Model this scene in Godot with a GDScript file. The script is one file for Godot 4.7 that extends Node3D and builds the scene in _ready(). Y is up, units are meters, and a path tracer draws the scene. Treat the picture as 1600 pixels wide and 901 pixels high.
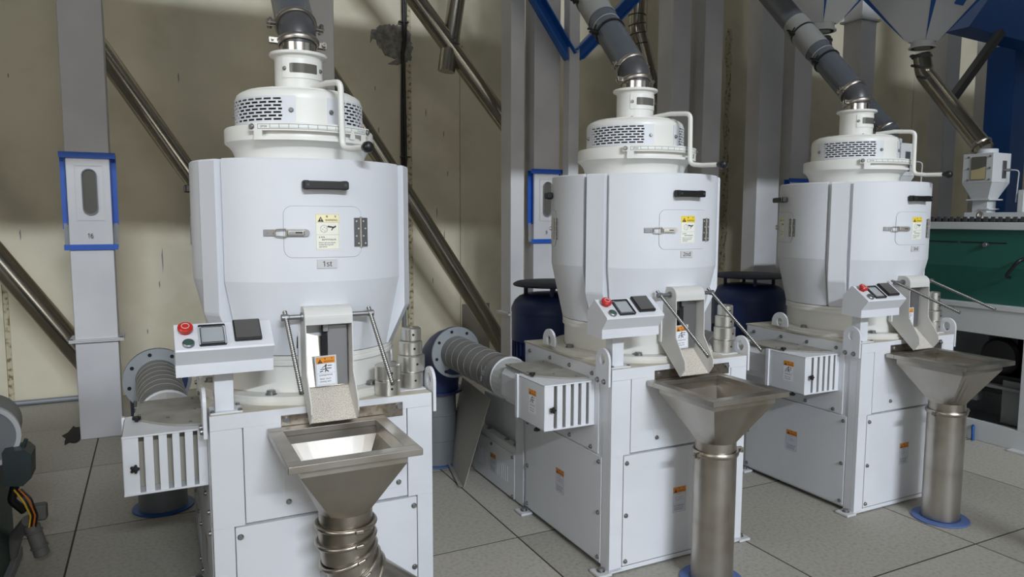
extends Node3D
# World frame: the axis of the first machine stands at the origin, x runs along the row, z towards the viewer, y up, metres.

class MB:
	var v := PackedVector3Array()
	var n := PackedVector3Array()
	var t := PackedVector2Array()
	var xf := Transform3D.IDENTITY
	func at(p: Vector3, b := Basis.IDENTITY) -> MB:
		xf = Transform3D(b, p)
		return self
	func tri(a: Vector3, b: Vector3, c: Vector3, na: Vector3, nb: Vector3, nc: Vector3, ua := Vector2.ZERO, ub := Vector2.ZERO, uc := Vector2.ZERO):
		var g := (b - a).cross(c - a)
		if g.length_squared() < 1e-18:
			return
		if g.dot(na + nb + nc) > 0.0:   # front faces run clockwise
			_put(a, na, ua); _put(c, nc, uc); _put(b, nb, ub)
		else:
			_put(a, na, ua); _put(b, nb, ub); _put(c, nc, uc)
	func _put(p: Vector3, q: Vector3, u: Vector2):
		v.append(xf * p); n.append((xf.basis * q).normalized()); t.append(u)
	func quad(a: Vector3, b: Vector3, c: Vector3, d: Vector3, nn: Vector3):
		tri(a, b, c, nn, nn, nn, Vector2(0, 1), Vector2(1, 1), Vector2(1, 0))
		tri(a, c, d, nn, nn, nn, Vector2(0, 1), Vector2(1, 0), Vector2(0, 0))
	func quadn(a: Vector3, b: Vector3, c: Vector3, d: Vector3, na: Vector3, nb: Vector3, nc: Vector3, nd: Vector3):
		tri(a, b, c, na, nb, nc)
		tri(a, c, d, na, nc, nd)
	func _bp(s: Vector3, h: Vector3, b: float, ax: int) -> Vector3:
		var p := Vector3(s.x * (h.x - b), s.y * (h.y - b), s.z * (h.z - b))
		p[ax] = s[ax] * h[ax]
		return p
	func box(c: Vector3, size: Vector3, b := 0.002):
		var keep := xf
		xf = xf * Transform3D(Basis.IDENTITY, c)
		var h := size * 0.5
		b = minf(b, minf(h.x, minf(h.y, h.z)) * 0.9)
		for ax in 3:
			var a1 := (ax + 1) % 3
			var a2 := (ax + 2) % 3
			for sg in [-1.0, 1.0]:
				var nn := Vector3.ZERO
				nn[ax] = sg
				var q := []
				for w in [[-1, -1], [1, -1], [1, 1], [-1, 1]]:
					var s := Vector3.ZERO
					s[ax] = sg; s[a1] = w[0]; s[a2] = w[1]
					q.append(_bp(s, h, b, ax))
				quad(q[0], q[1], q[2], q[3], nn)
				for s2 in [-1.0, 1.0]:   # the bevel between faces ax and a1
					var n2 := Vector3.ZERO
					n2[a1] = s2
					var s := Vector3.ZERO
					s[ax] = sg; s[a1] = s2; s[a2] = -1
					var e := s
					e[a2] = 1
					quadn(_bp(s, h, b, ax), _bp(e, h, b, ax), _bp(e, h, b, a1), _bp(s, h, b, a1), nn, nn, n2, n2)
		for x in [-1.0, 1.0]:
			for y in [-1.0, 1.0]:
				for z in [-1.0, 1.0]:
					var s := Vector3(x, y, z)
					tri(_bp(s, h, b, 0), _bp(s, h, b, 1), _bp(s, h, b, 2), Vector3(x, 0, 0), Vector3(0, y, 0), Vector3(0, 0, z))
		xf = keep
	func span(a: Vector3, b: Vector3, bev := 0.002):   # box between two corners
		box((a + b) * 0.5, (b - a).abs(), bev)
	# profile of (radius, height), outside on the right when it runs upwards; phi 0 faces +z, phi 90 deg +x
	func lathe(pr: Array, seg := 48, a0 := 0.0, a1 := TAU, closed := false, sharp := 40.0):
		var m := pr.size()
		var cnt := m if closed else m - 1
		var nn := []
		for i in cnt:
			var d: Vector2 = pr[(i + 1) % m] - pr[i]
			nn.append(Vector2(d.y, -d.x).normalized())
		var lim := cos(deg_to_rad(sharp))
		for i in cnt:
			var p: Vector2 = pr[i]
			var q: Vector2 = pr[(i + 1) % m]
			if p.distance_to(q) < 1e-6:
				continue
			var n0: Vector2 = nn[i]
			var n1: Vector2 = nn[i]
			if (closed or i > 0):
				var o: Vector2 = nn[(i - 1 + cnt) % cnt]
				if o.dot(n0) > lim: n0 = (o + nn[i]).normalized()
			if (closed or i < cnt - 1):
				var o2: Vector2 = nn[(i + 1) % cnt]
				if o2.dot(n1) > lim: n1 = (o2 + nn[i]).normalized()
			for k in seg:
				var f := a0 + (a1 - a0) * k / seg
				var g := a0 + (a1 - a0) * (k + 1) / seg
				var d0 := Vector3(sin(f), 0, cos(f))
				var d1 := Vector3(sin(g), 0, cos(g))
				var up := Vector3.UP
				quadn(d0 * p.x + up * p.y, d1 * p.x + up * p.y, d1 * q.x + up * q.y, d0 * q.x + up * q.y,
					d0 * n0.x + up * n0.y, d1 * n0.x + up * n0.y, d1 * n1.x + up * n1.y, d0 * n1.x + up * n1.y)
		if closed and absf(a1 - a0) < TAU - 0.001:
			var poly := PackedVector2Array()
			for p in pr: poly.append(p)
			var ix := Geometry2D.triangulate_polygon(poly)
			for w in [[a0, -1.0], [a1, 1.0]]:
				var d := Vector3(sin(w[0]), 0, cos(w[0]))
				var nrm: Vector3 = Vector3(cos(w[0]), 0, -sin(w[0])) * w[1]
				for k in range(0, ix.size(), 3):
					var a: Vector2 = poly[ix[k]]
					var b: Vector2 = poly[ix[k + 1]]
					var c: Vector2 = poly[ix[k + 2]]
					tri(d * a.x + Vector3.UP * a.y, d * b.x + Vector3.UP * b.y, d * c.x + Vector3.UP * c.y, nrm, nrm, nrm)
	func cyl(r: float, y0: float, y1: float, seg := 24, bev := 0.0):
		if bev > 0.0:
			lathe([Vector2(0, y0), Vector2(r - bev, y0), Vector2(r, y0 + bev), Vector2(r, y1 - bev), Vector2(r - bev, y1), Vector2(0, y1)], seg)
		else:
			lathe([Vector2(0, y0), Vector2(r, y0), Vector2(r, y1), Vector2(0, y1)], seg)
	func ring(r: float, w: float, y: float, seg := 40, k := 8):   # torus
		var pr := []
		for i in k:
			var a := TAU * i / k
			pr.append(Vector2(r + w * cos(a), y + w * sin(a)))
		lathe(pr, seg, 0.0, TAU, true, 80.0)
	func tube(pts: Array, r: float, seg := 12, caps := true, r_end := -1.0):
		var cnt := pts.size()
		var up := Vector3.UP
		var rows := []
		var dirs := []
		for i in cnt:
			var d: Vector3 = (pts[mini(i + 1, cnt - 1)] - pts[maxi(i - 1, 0)]).normalized()
			if i == 0 and absf(d.dot(up)) > 0.95:
				up = Vector3.RIGHT
			var side := up.cross(d).normalized()
			up = d.cross(side).normalized()
			var rr := r if r_end < 0.0 else lerpf(r, r_end, float(i) / (cnt - 1))
			var row := []
			for k in seg:
				var a := TAU * k / seg
				row.append([pts[i] + (side * cos(a) + up * sin(a)) * rr, side * cos(a) + up * sin(a)])
			rows.append(row); dirs.append(d)
		for i in cnt - 1:
			for k in seg:
				var a = rows[i][k]
				var b = rows[i][(k + 1) % seg]
				var c = rows[i + 1][(k + 1) % seg]
				var d = rows[i + 1][k]
				quadn(a[0], b[0], c[0], d[0], a[1], b[1], c[1], d[1])
		if caps:
			for w in [[0, -1.0], [cnt - 1, 1.0]]:
				var nn: Vector3 = dirs[w[0]] * w[1]
				for k in seg:
					tri(pts[w[0]], rows[w[0]][k][0], rows[w[0]][(k + 1) % seg][0], nn, nn, nn)
	func prism(poly: PackedVector2Array, z0: float, z1: float):   # polygon in local xy, pulled along local z
		var ix := Geometry2D.triangulate_polygon(poly)
		for w in [[z0, -1.0], [z1, 1.0]]:
			var nn := Vector3(0, 0, w[1])
			for k in range(0, ix.size(), 3):
				var a: Vector2 = poly[ix[k]]
				var b: Vector2 = poly[ix[k + 1]]
				var c: Vector2 = poly[ix[k + 2]]
				tri(Vector3(a.x, a.y, w[0]), Vector3(b.x, b.y, w[0]), Vector3(c.x, c.y, w[0]), nn, nn, nn,
					a, b, c)
		var s := -1.0 if Geometry2D.is_polygon_clockwise(poly) else 1.0
		for i in poly.size():
			var a := poly[i]
			var b := poly[(i + 1) % poly.size()]
			var twin := false   # the two banks of a keyhole cut get no wall
			for j in poly.size():
				if poly[j].distance_to(b) < 1e-4 and poly[(j + 1) % poly.size()].distance_to(a) < 1e-4:
					twin = true
			if twin: continue
			var d := (b - a).normalized()
			var nn := Vector3(d.y, -d.x, 0) * s
			quad(Vector3(a.x, a.y, z0), Vector3(b.x, b.y, z0), Vector3(b.x, b.y, z1), Vector3(a.x, a.y, z1), nn)
	func loft(a: Array, b: Array, out := true):   # two rings of points of equal count, flat facets
		var cnt := a.size()
		var mid := Vector3.ZERO
		for i in cnt: mid += (a[i] + b[i]) / (2.0 * cnt)
		for i in cnt:
			var j := (i + 1) % cnt
			var nn: Vector3 = (b[i] - a[i]).cross(a[j] - a[i])
			if nn.length_squared() < 1e-14:
				nn = (b[j] - a[i]).cross(b[i] - a[i])
			nn = nn.normalized()
			if (nn.dot((a[i] + a[j]) * 0.5 - mid) < 0.0) == out: nn = -nn
			quad(a[i], a[j], b[j], b[i], nn)
	func bent(r: float, p0: float, p1: float, y0: float, y1: float, k := 6):   # a patch on a cylinder, with UVs
		for i in k:
			var f := lerpf(p0, p1, float(i) / k)
			var g := lerpf(p0, p1, float(i + 1) / k)
			var d0 := Vector3(sin(f), 0, cos(f))
			var d1 := Vector3(sin(g), 0, cos(g))
			var u0 := float(i) / k
			var u1 := float(i + 1) / k
			var a := d0 * r + Vector3.UP * y0
			var b := d1 * r + Vector3.UP * y0
			var c := d1 * r + Vector3.UP * y1
			var d := d0 * r + Vector3.UP * y1
			tri(a, b, c, d0, d1, d1, Vector2(u0, 1), Vector2(u1, 1), Vector2(u1, 0))
			tri(a, c, d, d0, d1, d0, Vector2(u0, 1), Vector2(u1, 0), Vector2(u0, 0))
	func bent_round(r0: float, r1: float, pc: float, w: float, y0: float, y1: float, cr: float):   # bent plate with round corners
		var xs := []
		for i in 6: xs.append(-w / 2 + cr * (1 - cos(PI / 2 * i / 5.0)))
		for i in range(1, 9): xs.append(lerpf(-w / 2 + cr, w / 2 - cr, i / 9.0))
		for i in 6: xs.append(w / 2 - cr * (1 - sin(PI / 2 * i / 5.0)))
		var e := func(x: float) -> float:
			var q := absf(x) - (w / 2 - cr)
			return 0.0 if q <= 0.0 else cr - sqrt(maxf(0.0, cr * cr - q * q))
		for i in xs.size() - 1:
			var f: float = pc + xs[i] / r1
			var g: float = pc + xs[i + 1] / r1
			var d0 := Vector3(sin(f), 0, cos(f))
			var d1 := Vector3(sin(g), 0, cos(g))
			var c0: float = e.call(xs[i])
			var c1: float = e.call(xs[i + 1])
			var a := Vector3.UP * (y0 + c0)
			var b := Vector3.UP * (y0 + c1)
			var c := Vector3.UP * (y1 - c1)
			var d := Vector3.UP * (y1 - c0)
			quadn(d0 * r1 + a, d1 * r1 + b, d1 * r1 + c, d0 * r1 + d, d0, d1, d1, d0)
			quad(d0 * r0 + d, d1 * r0 + c, d1 * r1 + c, d0 * r1 + d, Vector3.UP)
			quad(d0 * r0 + a, d1 * r0 + b, d1 * r1 + b, d0 * r1 + a, Vector3.DOWN)
	func mesh() -> ArrayMesh:
		var m := ArrayMesh.new()
		var arr := []
		arr.resize(Mesh.ARRAY_MAX)
		arr[Mesh.ARRAY_VERTEX] = v
		arr[Mesh.ARRAY_NORMAL] = n
		arr[Mesh.ARRAY_TEX_UV] = t
		m.add_surface_from_arrays(Mesh.PRIMITIVE_TRIANGLES, arr)
		return m

var M := {}
var taken := {}
var bolt_mesh: ArrayMesh
var font: SystemFont

func numbered(s: String) -> String:
	var k: int = taken.get(s, 0)
	taken[s] = k + 1
	return s if k == 0 else "%s_%03d" % [s, k]

func tag(o: Node, label: String, category: String, group := ""):
	o.set_meta("label", label)
	o.set_meta("category", category)
	if group: o.set_meta("group", group)

func thing(called: String, label: String, category: String, at := Vector3.ZERO, group := "") -> Node3D:
	var o := Node3D.new()
	o.name = numbered(called)
	add_child(o)
	o.position = at
	tag(o, label, category, group)
	return o

func part(called: String, mb: MB, m: Material, parent: Node) -> MeshInstance3D:
	var o := MeshInstance3D.new()
	o.name = called
	o.mesh = mb.mesh()
	o.material_override = m
	parent.add_child(o, true)
	return o

func struct(called: String, mb: MB, m: Material) -> MeshInstance3D:
	var o := part(numbered(called), mb, m, self)
	o.set_meta("kind", "structure")
	return o

func bolt(p: Vector3, dir: Vector3, parent: Node, k := 1.0):
	var o := MeshInstance3D.new()
	o.name = "bolt"
	o.mesh = bolt_mesh
	o.material_override = M.bolt
	var b := Basis(Quaternion(Vector3.UP, dir.normalized())) if dir.normalized().dot(Vector3.UP) > -0.999 else Basis(Vector3.RIGHT, PI)
	o.transform = Transform3D(b.scaled(Vector3.ONE * k), p)
	parent.add_child(o, true)

func basis_y(d: Vector3) -> Basis:   # local y along d
	return Basis(Quaternion(Vector3.UP, d.normalized()))

func fillet(pts: Array, rad: float, k := 6) -> Array:
	var out := [pts[0]]
	for i in range(1, pts.size() - 1):
		var a: Vector3 = (pts[i - 1] - pts[i]).normalized()
		var b: Vector3 = (pts[i + 1] - pts[i]).normalized()
		var ang := a.angle_to(b)
		var d := minf(rad / tan(ang / 2), minf(pts[i].distance_to(pts[i - 1]), pts[i].distance_to(pts[i + 1])) * 0.49)
		var p0: Vector3 = pts[i] + a * d
		var p2: Vector3 = pts[i] + b * d
		for j in k + 1:
			var u := float(j) / k
			out.append(p0.lerp(pts[i], u).lerp(pts[i].lerp(p2, u), u))
	out.append(pts[-1])
	return out

func rrect(w: float, h: float, r: float, k := 5, c := Vector2.ZERO) -> PackedVector2Array:
	var p := PackedVector2Array()
	for q in [[1, 1, 0], [-1, 1, 1], [-1, -1, 2], [1, -1, 3]]:
		for i in k + 1:
			var a: float = PI / 2 * (q[2] + float(i) / k)
			p.append(c + Vector2(q[0] * (w / 2 - r) + r * cos(a), q[1] * (h / 2 - r) + r * sin(a)))
	return p

func holed(outer: PackedVector2Array, hole: PackedVector2Array) -> PackedVector2Array:   # keyhole polygon: outer counterclockwise, hole counterclockwise
	var p := PackedVector2Array()
	var bi := 0
	var bj := 0
	var bd := 1e9
	for i in outer.size():
		for j in hole.size():
			if outer[i].distance_to(hole[j]) < bd:
				bd = outer[i].distance_to(hole[j]); bi = i; bj = j
	for i in outer.size() + 1: p.append(outer[(bi + i) % outer.size()])
	for j in hole.size() + 1: p.append(hole[(bj - j + hole.size() * 2) % hole.size()])
	p[outer.size()] += Vector2(1e-5, 1e-5)
	p[outer.size() + 1 + hole.size()] += Vector2(1e-5, -1e-5)
	return p

# ---------- materials ----------
func noise_tex(freq: float, oct: int, sd: int, ramp: Array, size := 512, normal := false) -> NoiseTexture2D:
	var f := FastNoiseLite.new()
	f.seed = sd
	f.noise_type = FastNoiseLite.TYPE_SIMPLEX_SMOOTH
	f.frequency = freq
	f.fractal_octaves = oct
	var x := NoiseTexture2D.new()
	x.width = size; x.height = size
	x.seamless = true
	x.noise = f
	if normal:
		x.as_normal_map = true
		x.bump_strength = 2.0
	elif ramp.size():
		var g := Gradient.new()
		g.offsets = PackedFloat32Array(); g.colors = PackedColorArray()
		var offs := PackedFloat32Array()
		var cols := PackedColorArray()
		for r in ramp:
			offs.append(r[0]); cols.append(r[1])
		g.offsets = offs; g.colors = cols
		x.color_ramp = g
	return x

func mat(col: Color, rough: float, metal := 0.0, spec := 0.5) -> StandardMaterial3D:
	var m := StandardMaterial3D.new()
	m.albedo_color = col
	m.roughness = rough
	m.metallic = metal
	m.metallic_specular = spec
	return m

func tri_tex(m: StandardMaterial3D, alb: Texture2D, scale: float, rough: Texture2D = null):
	m.uv1_triplanar = true
	m.uv1_world_triplanar = true
	m.uv1_scale = Vector3.ONE * scale
	if alb: m.albedo_texture = alb
	if rough:
		m.roughness_texture = rough
		m.roughness = 1.0

func c8(r: int, g: int, b: int) -> Color:
	return Color8(r, g, b)

func materials():
	M.white = mat(c8(222, 224, 229), 0.46)
	tri_tex(M.white, noise_tex(0.006, 4, 3, [[0.0, c8(246, 246, 246)], [0.6, Color.WHITE], [1.0, Color.WHITE]]), 0.5)
	M.cream = mat(c8(230, 229, 223), 0.36)
	M.ringwhite = mat(c8(218, 216, 209), 0.5)
	M.chutewhite = mat(c8(212, 211, 207), 0.45)
	M.dusty = mat(c8(204, 199, 187), 0.75)
	tri_tex(M.dusty, noise_tex(0.012, 4, 5, [[0.2, c8(240, 237, 230)], [0.7, Color.WHITE]]), 1.2)
	M.lid = mat(c8(152, 150, 144), 0.75)
	tri_tex(M.lid, noise_tex(0.012, 4, 6, [[0.2, c8(236, 233, 228)], [0.7, Color.WHITE]]), 1.5)
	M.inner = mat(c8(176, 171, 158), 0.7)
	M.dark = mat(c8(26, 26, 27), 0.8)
	M.black = mat(c8(24, 24, 26), 0.38)
	M.bolt = mat(c8(150, 150, 150), 0.35, 0.85)
	M.steel = mat(c8(188, 183, 176), 0.3, 1.0)
	tri_tex(M.steel, noise_tex(0.005, 4, 9, [[0.15, c8(226, 220, 212)], [0.5, c8(245, 244, 241)], [0.8, Color.WHITE]]), 1.6, noise_tex(0.005, 3, 11, [[0.2, Color(0.34, 0.34, 0.34)], [0.8, Color(0.43, 0.43, 0.43)]]))
	M.satin = mat(c8(150, 150, 152), 0.42, 0.9)
	M.mirror = mat(c8(224, 220, 212), 0.2, 1.0)
	M.pipe = mat(c8(160, 154, 142), 0.2, 1.0)
	M.weight = mat(c8(214, 212, 206), 0.34, 1.0)
	M.spring = mat(c8(140, 138, 134), 0.4, 0.9)
	M.cuff = mat(c8(70, 70, 72), 0.35)
	M.hose = mat(c8(76, 80, 86), 0.26, 0.0, 0.6)
	M.clear = mat(c8(128, 128, 125), 0.3)
	M.flex = mat(c8(124, 123, 120), 0.65)
	M.flexband = mat(c8(164, 164, 160), 0.55)
	M.galv = mat(c8(176, 182, 186), 0.42, 0.55)
	M.greyduct = mat(c8(132, 136, 140), 0.5, 0.2)
	M.blue = mat(c8(42, 57, 102), 0.42)
	M.bluebright = mat(c8(30, 82, 148), 0.45)
	M.frameblue = mat(c8(30, 88, 166), 0.4)
	M.ringblue = mat(c8(84, 108, 158), 0.6)
	M.tape = mat(c8(24, 84, 178), 0.5)
	M.duct = mat(c8(208, 207, 208), 0.5)
	tri_tex(M.duct, noise_tex(0.004, 4, 21, [[0.2, c8(236, 236, 238)], [0.7, Color.WHITE]]), 0.4)
	M.wall = mat(c8(214, 206, 183), 0.6)
	tri_tex(M.wall, noise_tex(0.004, 5, 31, [[0.1, c8(238, 237, 232)], [0.45, c8(250, 250, 249)], [0.8, Color.WHITE]], 1024), 0.35)
	M.rust = mat(c8(192, 184, 158), 0.8)
	tri_tex(M.rust, noise_tex(0.03, 3, 33, [[0.2, c8(170, 154, 130)], [0.36, c8(235, 230, 220)], [0.5, Color.WHITE]]), 1.0)
	M.concrete = mat(c8(150, 147, 142), 0.9)
	tri_tex(M.concrete, noise_tex(0.015, 5, 35, [[0.2, c8(190, 186, 180)], [0.8, Color.WHITE]]), 1.5)
	M.floors = []
	for i in 4:
		var k := 0.94 + 0.03 * i
		var m := mat(Color(0.70 * k, 0.685 * k, 0.65 * k), 0.65)
		tri_tex(m, noise_tex(0.03, 6, 40 + i, [[0.12, c8(226, 222, 216)], [0.4, c8(246, 245, 243)], [0.6, c8(251, 251, 250)], [0.8, Color.WHITE]], 1024), 1.3)
		M.floors.append(m)
	M.joint = mat(c8(58, 55, 50), 0.9)
	M.linegrey = mat(c8(120, 122, 126), 0.6)  # grey for painted gap and edge lines, window seals and scuffs
	M.red = mat(c8(196, 40, 30), 0.32)
	M.redring = mat(c8(190, 60, 50), 0.4)
	M.greenbtn = mat(c8(58, 86, 78), 0.35)
	M.lcd = mat(c8(165, 170, 173), 0.25)
	M.meter = mat(c8(86, 84, 83), 0.35)
	M.green = mat(c8(34, 96, 84), 0.4)
	M.greendark = mat(c8(20, 60, 54), 0.45)
	M.greywhite = mat(c8(205, 207, 208), 0.45)
	M.grey = mat(c8(130, 132, 134), 0.5)
	M.darkgrey = mat(c8(66, 68, 70), 0.5)
	M.bin = mat(c8(214, 216, 220), 0.45)
	M.tagm = mat(c8(205, 205, 206), 0.35)
	M.ink = mat(c8(30, 30, 34), 0.6)
	M.sight = mat(c8(98, 96, 90), 0.18)
	M.grain = mat(c8(190, 175, 135), 0.8)
	M.pane = mat(Color(0.8, 0.82, 0.82, 0.18), 0.08)
	M.pane.transparency = BaseMaterial3D.TRANSPARENCY_ALPHA
	M.yellow = mat(c8(225, 180, 40), 0.5)
	M.orange = mat(c8(205, 110, 40), 0.5)
	M.chute = mat(c8(224, 222, 216), 0.5)
	M.chute.uv1_triplanar = true
	M.chute.uv1_world_triplanar = true
	M.chute.uv1_scale = Vector3.ONE * 5.0
	M.chute.albedo_texture = noise_tex(0.11, 3, 77, [[0.0, c8(140, 100, 62)], [0.32, c8(176, 140, 100)], [0.38, c8(246, 242, 236)], [1.0, Color.WHITE]])
	M.plate = mat(c8(150, 142, 132), 0.36, 1.0)
	M.plate.uv1_triplanar = true
	M.plate.albedo_texture = noise_tex(0.02, 4, 78, [[0.2, c8(225, 212, 196)], [0.5, Color.WHITE]])
	M.plate.uv1_scale = Vector3.ONE * 3.0
	M.sheet = mat(c8(176, 174, 168), 0.45, 0.3)
	M.plywhite = mat(c8(222, 224, 228), 0.5)
	M.cardbox = mat(c8(126, 120, 108), 0.8)
	M.cable = mat(c8(26, 26, 28), 0.5)

# ---------- printed labels ----------
func stamp(img: Image, s: String, x: float, y: float, size: int, col: Color):
	var tl := TextLine.new()
	tl.add_string(s, font, size)
	var ts := TextServerManager.get_primary_interface()
	for g in ts.shaped_text_get_glyphs(tl.get_rid()):
		var fr: RID = g.font_rid
		var key := Vector2i(size, 0)
		var ti: int = ts.font_get_glyph_texture_idx(fr, key, g.index)
		if ti >= 0:
			var uv: Rect2 = ts.font_get_glyph_uv_rect(fr, key, g.index)
			var off: Vector2 = ts.font_get_glyph_offset(fr, key, g.index)
			var at: Image = ts.font_get_texture_image(fr, key, ti)
			for py in int(uv.size.y):
				for qx in int(uv.size.x):
					var a := at.get_pixel(int(uv.position.x) + qx, int(uv.position.y) + py).a
					var X := int(x + off.x) + qx
					var Y := int(y + off.y) + py
					if a > 0.02 and X >= 0 and Y >= 0 and X < img.get_width() and Y < img.get_height():
						img.set_pixel(X, Y, img.get_pixel(X, Y).lerp(col, a))
		x += g.advance

func glyph(img: Image, rows: Array, x: int, y: int, k: int, col: Color):
	for j in rows.size():
		for i in rows[j].length():
			if rows[j][i] == "#":
				img.fill_rect(Rect2i(x + i * k, y + j * k, k, k), col)

func line(img: Image, a: Vector2, b: Vector2, w: float, col: Color):
	var steps := int(a.distance_to(b)) + 1
	for i in steps + 1:
		var p := a.lerp(b, float(i) / steps)
		img.fill_rect(Rect2i(int(p.x - w / 2), int(p.y - w / 2), maxi(1, int(w)), maxi(1, int(w))), col)

func strokes(img: Image, x: int, y: int, cnt: int, s: int, rng: RandomNumberGenerator, col: Color):   # a line of print too small to read
	for i in cnt:
		for j in 5:
			var o := Vector2(x + i * (s + 3), y)
			if rng.randf() < 0.5:
				line(img, o + Vector2(0, rng.randi() % s), o + Vector2(s, rng.randi() % s), 1, col)
			else:
				line(img, o + Vector2(rng.randi() % s, 0), o + Vector2(rng.randi() % s, s), 1, col)

func label_tex(kind: String) -> ImageTexture:
	var w := 144
	var h := 216
	var ink := c8(36, 34, 34)
	var head: Color = {"door": c8(246, 236, 190), "door_bright": c8(244, 214, 70), "flap": c8(236, 150, 50), "panel": c8(222, 136, 40)}[kind]
	var body: Color = {"door": c8(240, 238, 224), "door_bright": c8(240, 240, 230), "flap": c8(238, 240, 246), "panel": c8(206, 208, 218)}[kind]
	var img := Image.create(w, h, false, Image.FORMAT_RGB8)
	img.fill(body)
	var hh := 52
	img.fill_rect(Rect2i(4, 4, w - 8, hh - 4), head)
	for q in [[4, 4, w - 4, 4], [4, h - 5, w - 4, h - 5], [4, 4, 4, h - 4], [w - 5, 4, w - 5, h - 4], [4, hh, w - 4, hh], [4, 126 if kind != "panel" else 150, w - 4, 126 if kind != "panel" else 150]]:
		line(img, Vector2(q[0], q[1]), Vector2(q[2], q[3]), 1, c8(120, 116, 110))
	for y in 32:   # the warning triangle
		var half := y * 0.56
		img.fill_rect(Rect2i(int(32 - half), 16 + y, maxi(1, int(half * 2)), 1), ink)
	img.fill_rect(Rect2i(30, 28, 4, 11), head)
	img.fill_rect(Rect2i(30, 42, 4, 3), head)
	glyph(img, [".#..#..#....", "######.#####", ".#..#.#...#.", ".####..#.#..", ".#.##...#...", ".####.##.##.", "############", "..########..", "............", "..########..", "..#......#..", "..########.."], 62, 10, 1, ink)
	glyph(img, ["...#.#......", "...#.#......", "..########..", ".#...#......", ".....#......", "############", "............", "..########..", "..#......#..", "..#......#..", "..########..", "..#......#.."], 112, 10, 1, ink)
	stamp(img, "WARNING", 58, 44, 16, ink)
	var rng := RandomNumberGenerator.new()
	rng.seed = 5
	if kind.begins_with("door"):
		for i in 60:
			var a := TAU * i / 60
			if i % 10 < 8: line(img, Vector2(50 + 20 * cos(a), 90 + 22 * sin(a)), Vector2(50 + 20 * cos(a + 0.09), 90 + 22 * sin(a + 0.09)), 2, c8(110, 110, 108))
		for q in [[50, 78], [40, 90], [52, 100], [60, 86]]: img.fill_rect(Rect2i(q[0], q[1], 4, 4), ink)
		for i in 9: line(img, Vector2(72, 72 + i), Vector2(104, 78 + i * 0.8), 2, ink)
		for i in 8: line(img, Vector2(100, 82 + i), Vector2(120, 72 + i), 2, ink)
		for i in 5: line(img, Vector2(102 + i, 84), Vector2(92 + i, 98), 2, ink)
		strokes(img, 20, 136, 3, 9, rng, ink)
		strokes(img, 38, 150, 7, 9, rng, ink)
		stamp(img, "Never put any hand", 18, 176, 11, ink)
		stamp(img, "inside during mill", 18, 188, 11, ink)
		stamp(img, "operation.", 18, 200, 11, ink)
	elif kind == "flap":
		for i in 8: line(img, Vector2(44, 82 + i * 0.3), Vector2(78, 62 + i), 2, ink)
		line(img, Vector2(72, 62), Vector2(70, 92), 8, ink)
		for q in [[34, 94, 66, 94], [76, 90, 108, 90], [88, 70, 112, 70], [30, 112, 48, 108], [66, 114, 72, 100], [76, 102, 88, 114]]:
			line(img, Vector2(q[0], q[1]), Vector2(q[2], q[3]), 6, ink)
		strokes(img, 24, 136, 8, 9, rng, ink)
		stamp(img, "Never  touch", 24, 172, 14, ink)
		stamp(img, "moving  part.", 24, 192, 14, ink)
	else:
		strokes(img, 30, 60, 6, 7, rng, c8(110, 110, 130))
		for q in [[36, 84, 68, 84], [36, 112, 68, 112], [36, 84, 36, 112], [68, 84, 68, 112], [76, 88, 112, 88], [76, 110, 112, 106], [76, 88, 76, 110]]:
			line(img, Vector2(q[0], q[1]), Vector2(q[2], q[3]), 2, c8(130, 116, 116))
		strokes(img, 16, 158, 10, 8, rng, ink)
		strokes(img, 16, 176, 11, 6, rng, ink)
		strokes(img, 16, 190, 11, 6, rng, ink)
	img.generate_mipmaps()
	return ImageTexture.create_from_image(img)

func print_mat(tex: Texture2D) -> StandardMaterial3D:
	var m := mat(Color.WHITE, 0.4)
	m.albedo_texture = tex
	return m

func text_part(s: String, size: float, xf: Transform3D, m: Material, parent: Node, called := "lettering") -> MeshInstance3D:
	var t := TextMesh.new()
	t.font = font
	t.text = s
	t.font_size = 48
	t.pixel_size = size / 36.0
	t.depth = 0.0006
	var o := MeshInstance3D.new()
	o.name = called
	o.mesh = t
	o.material_override = m
	o.transform = xf
	parent.add_child(o, true)
	return o

const KEY_POS := Vector3(-0.9, 11.2, 22.0)
const KEY_AT := Vector3(1.2, 1.0, -1.0)
const KEY_E := 358.0
const FILL_E := 0.5
const GIRDER := Vector2(3.27, 4.77)

func lamp(called: String, p: Vector3, look: Vector3, size: Vector2, energy: float, col: Color, glow: float, label: String):
	var t := thing(called, label, "lamp", p)
	t.look_at(look, Vector3.UP if absf((look - p).normalized().y) < 0.95 else Vector3.BACK)
	var h := MB.new()
	h.box(Vector3(0, 0, 0.06), Vector3(size.x + 0.08, size.y + 0.08, 0.1), 0.01)
	part("housing", h, M.darkgrey, t)
	var g := MB.new()
	g.box(Vector3(0, 0, 0.006), Vector3(size.x, size.y, 0.01), 0.0)
	var m := mat(Color.WHITE, 0.5)
	m.emission_enabled = true
	m.emission = col
	m.emission_energy_multiplier = glow
	part("lamp_panel", g, m, t)
	var l := AreaLight3D.new()
	l.name = "lamp_light"
	l.area_size = size
	l.light_energy = energy
	l.light_color = col
	l.shadow_enabled = true
	l.area_range = 40.0
	l.position = Vector3(0, 0, -0.01)
	t.add_child(l)

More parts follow.
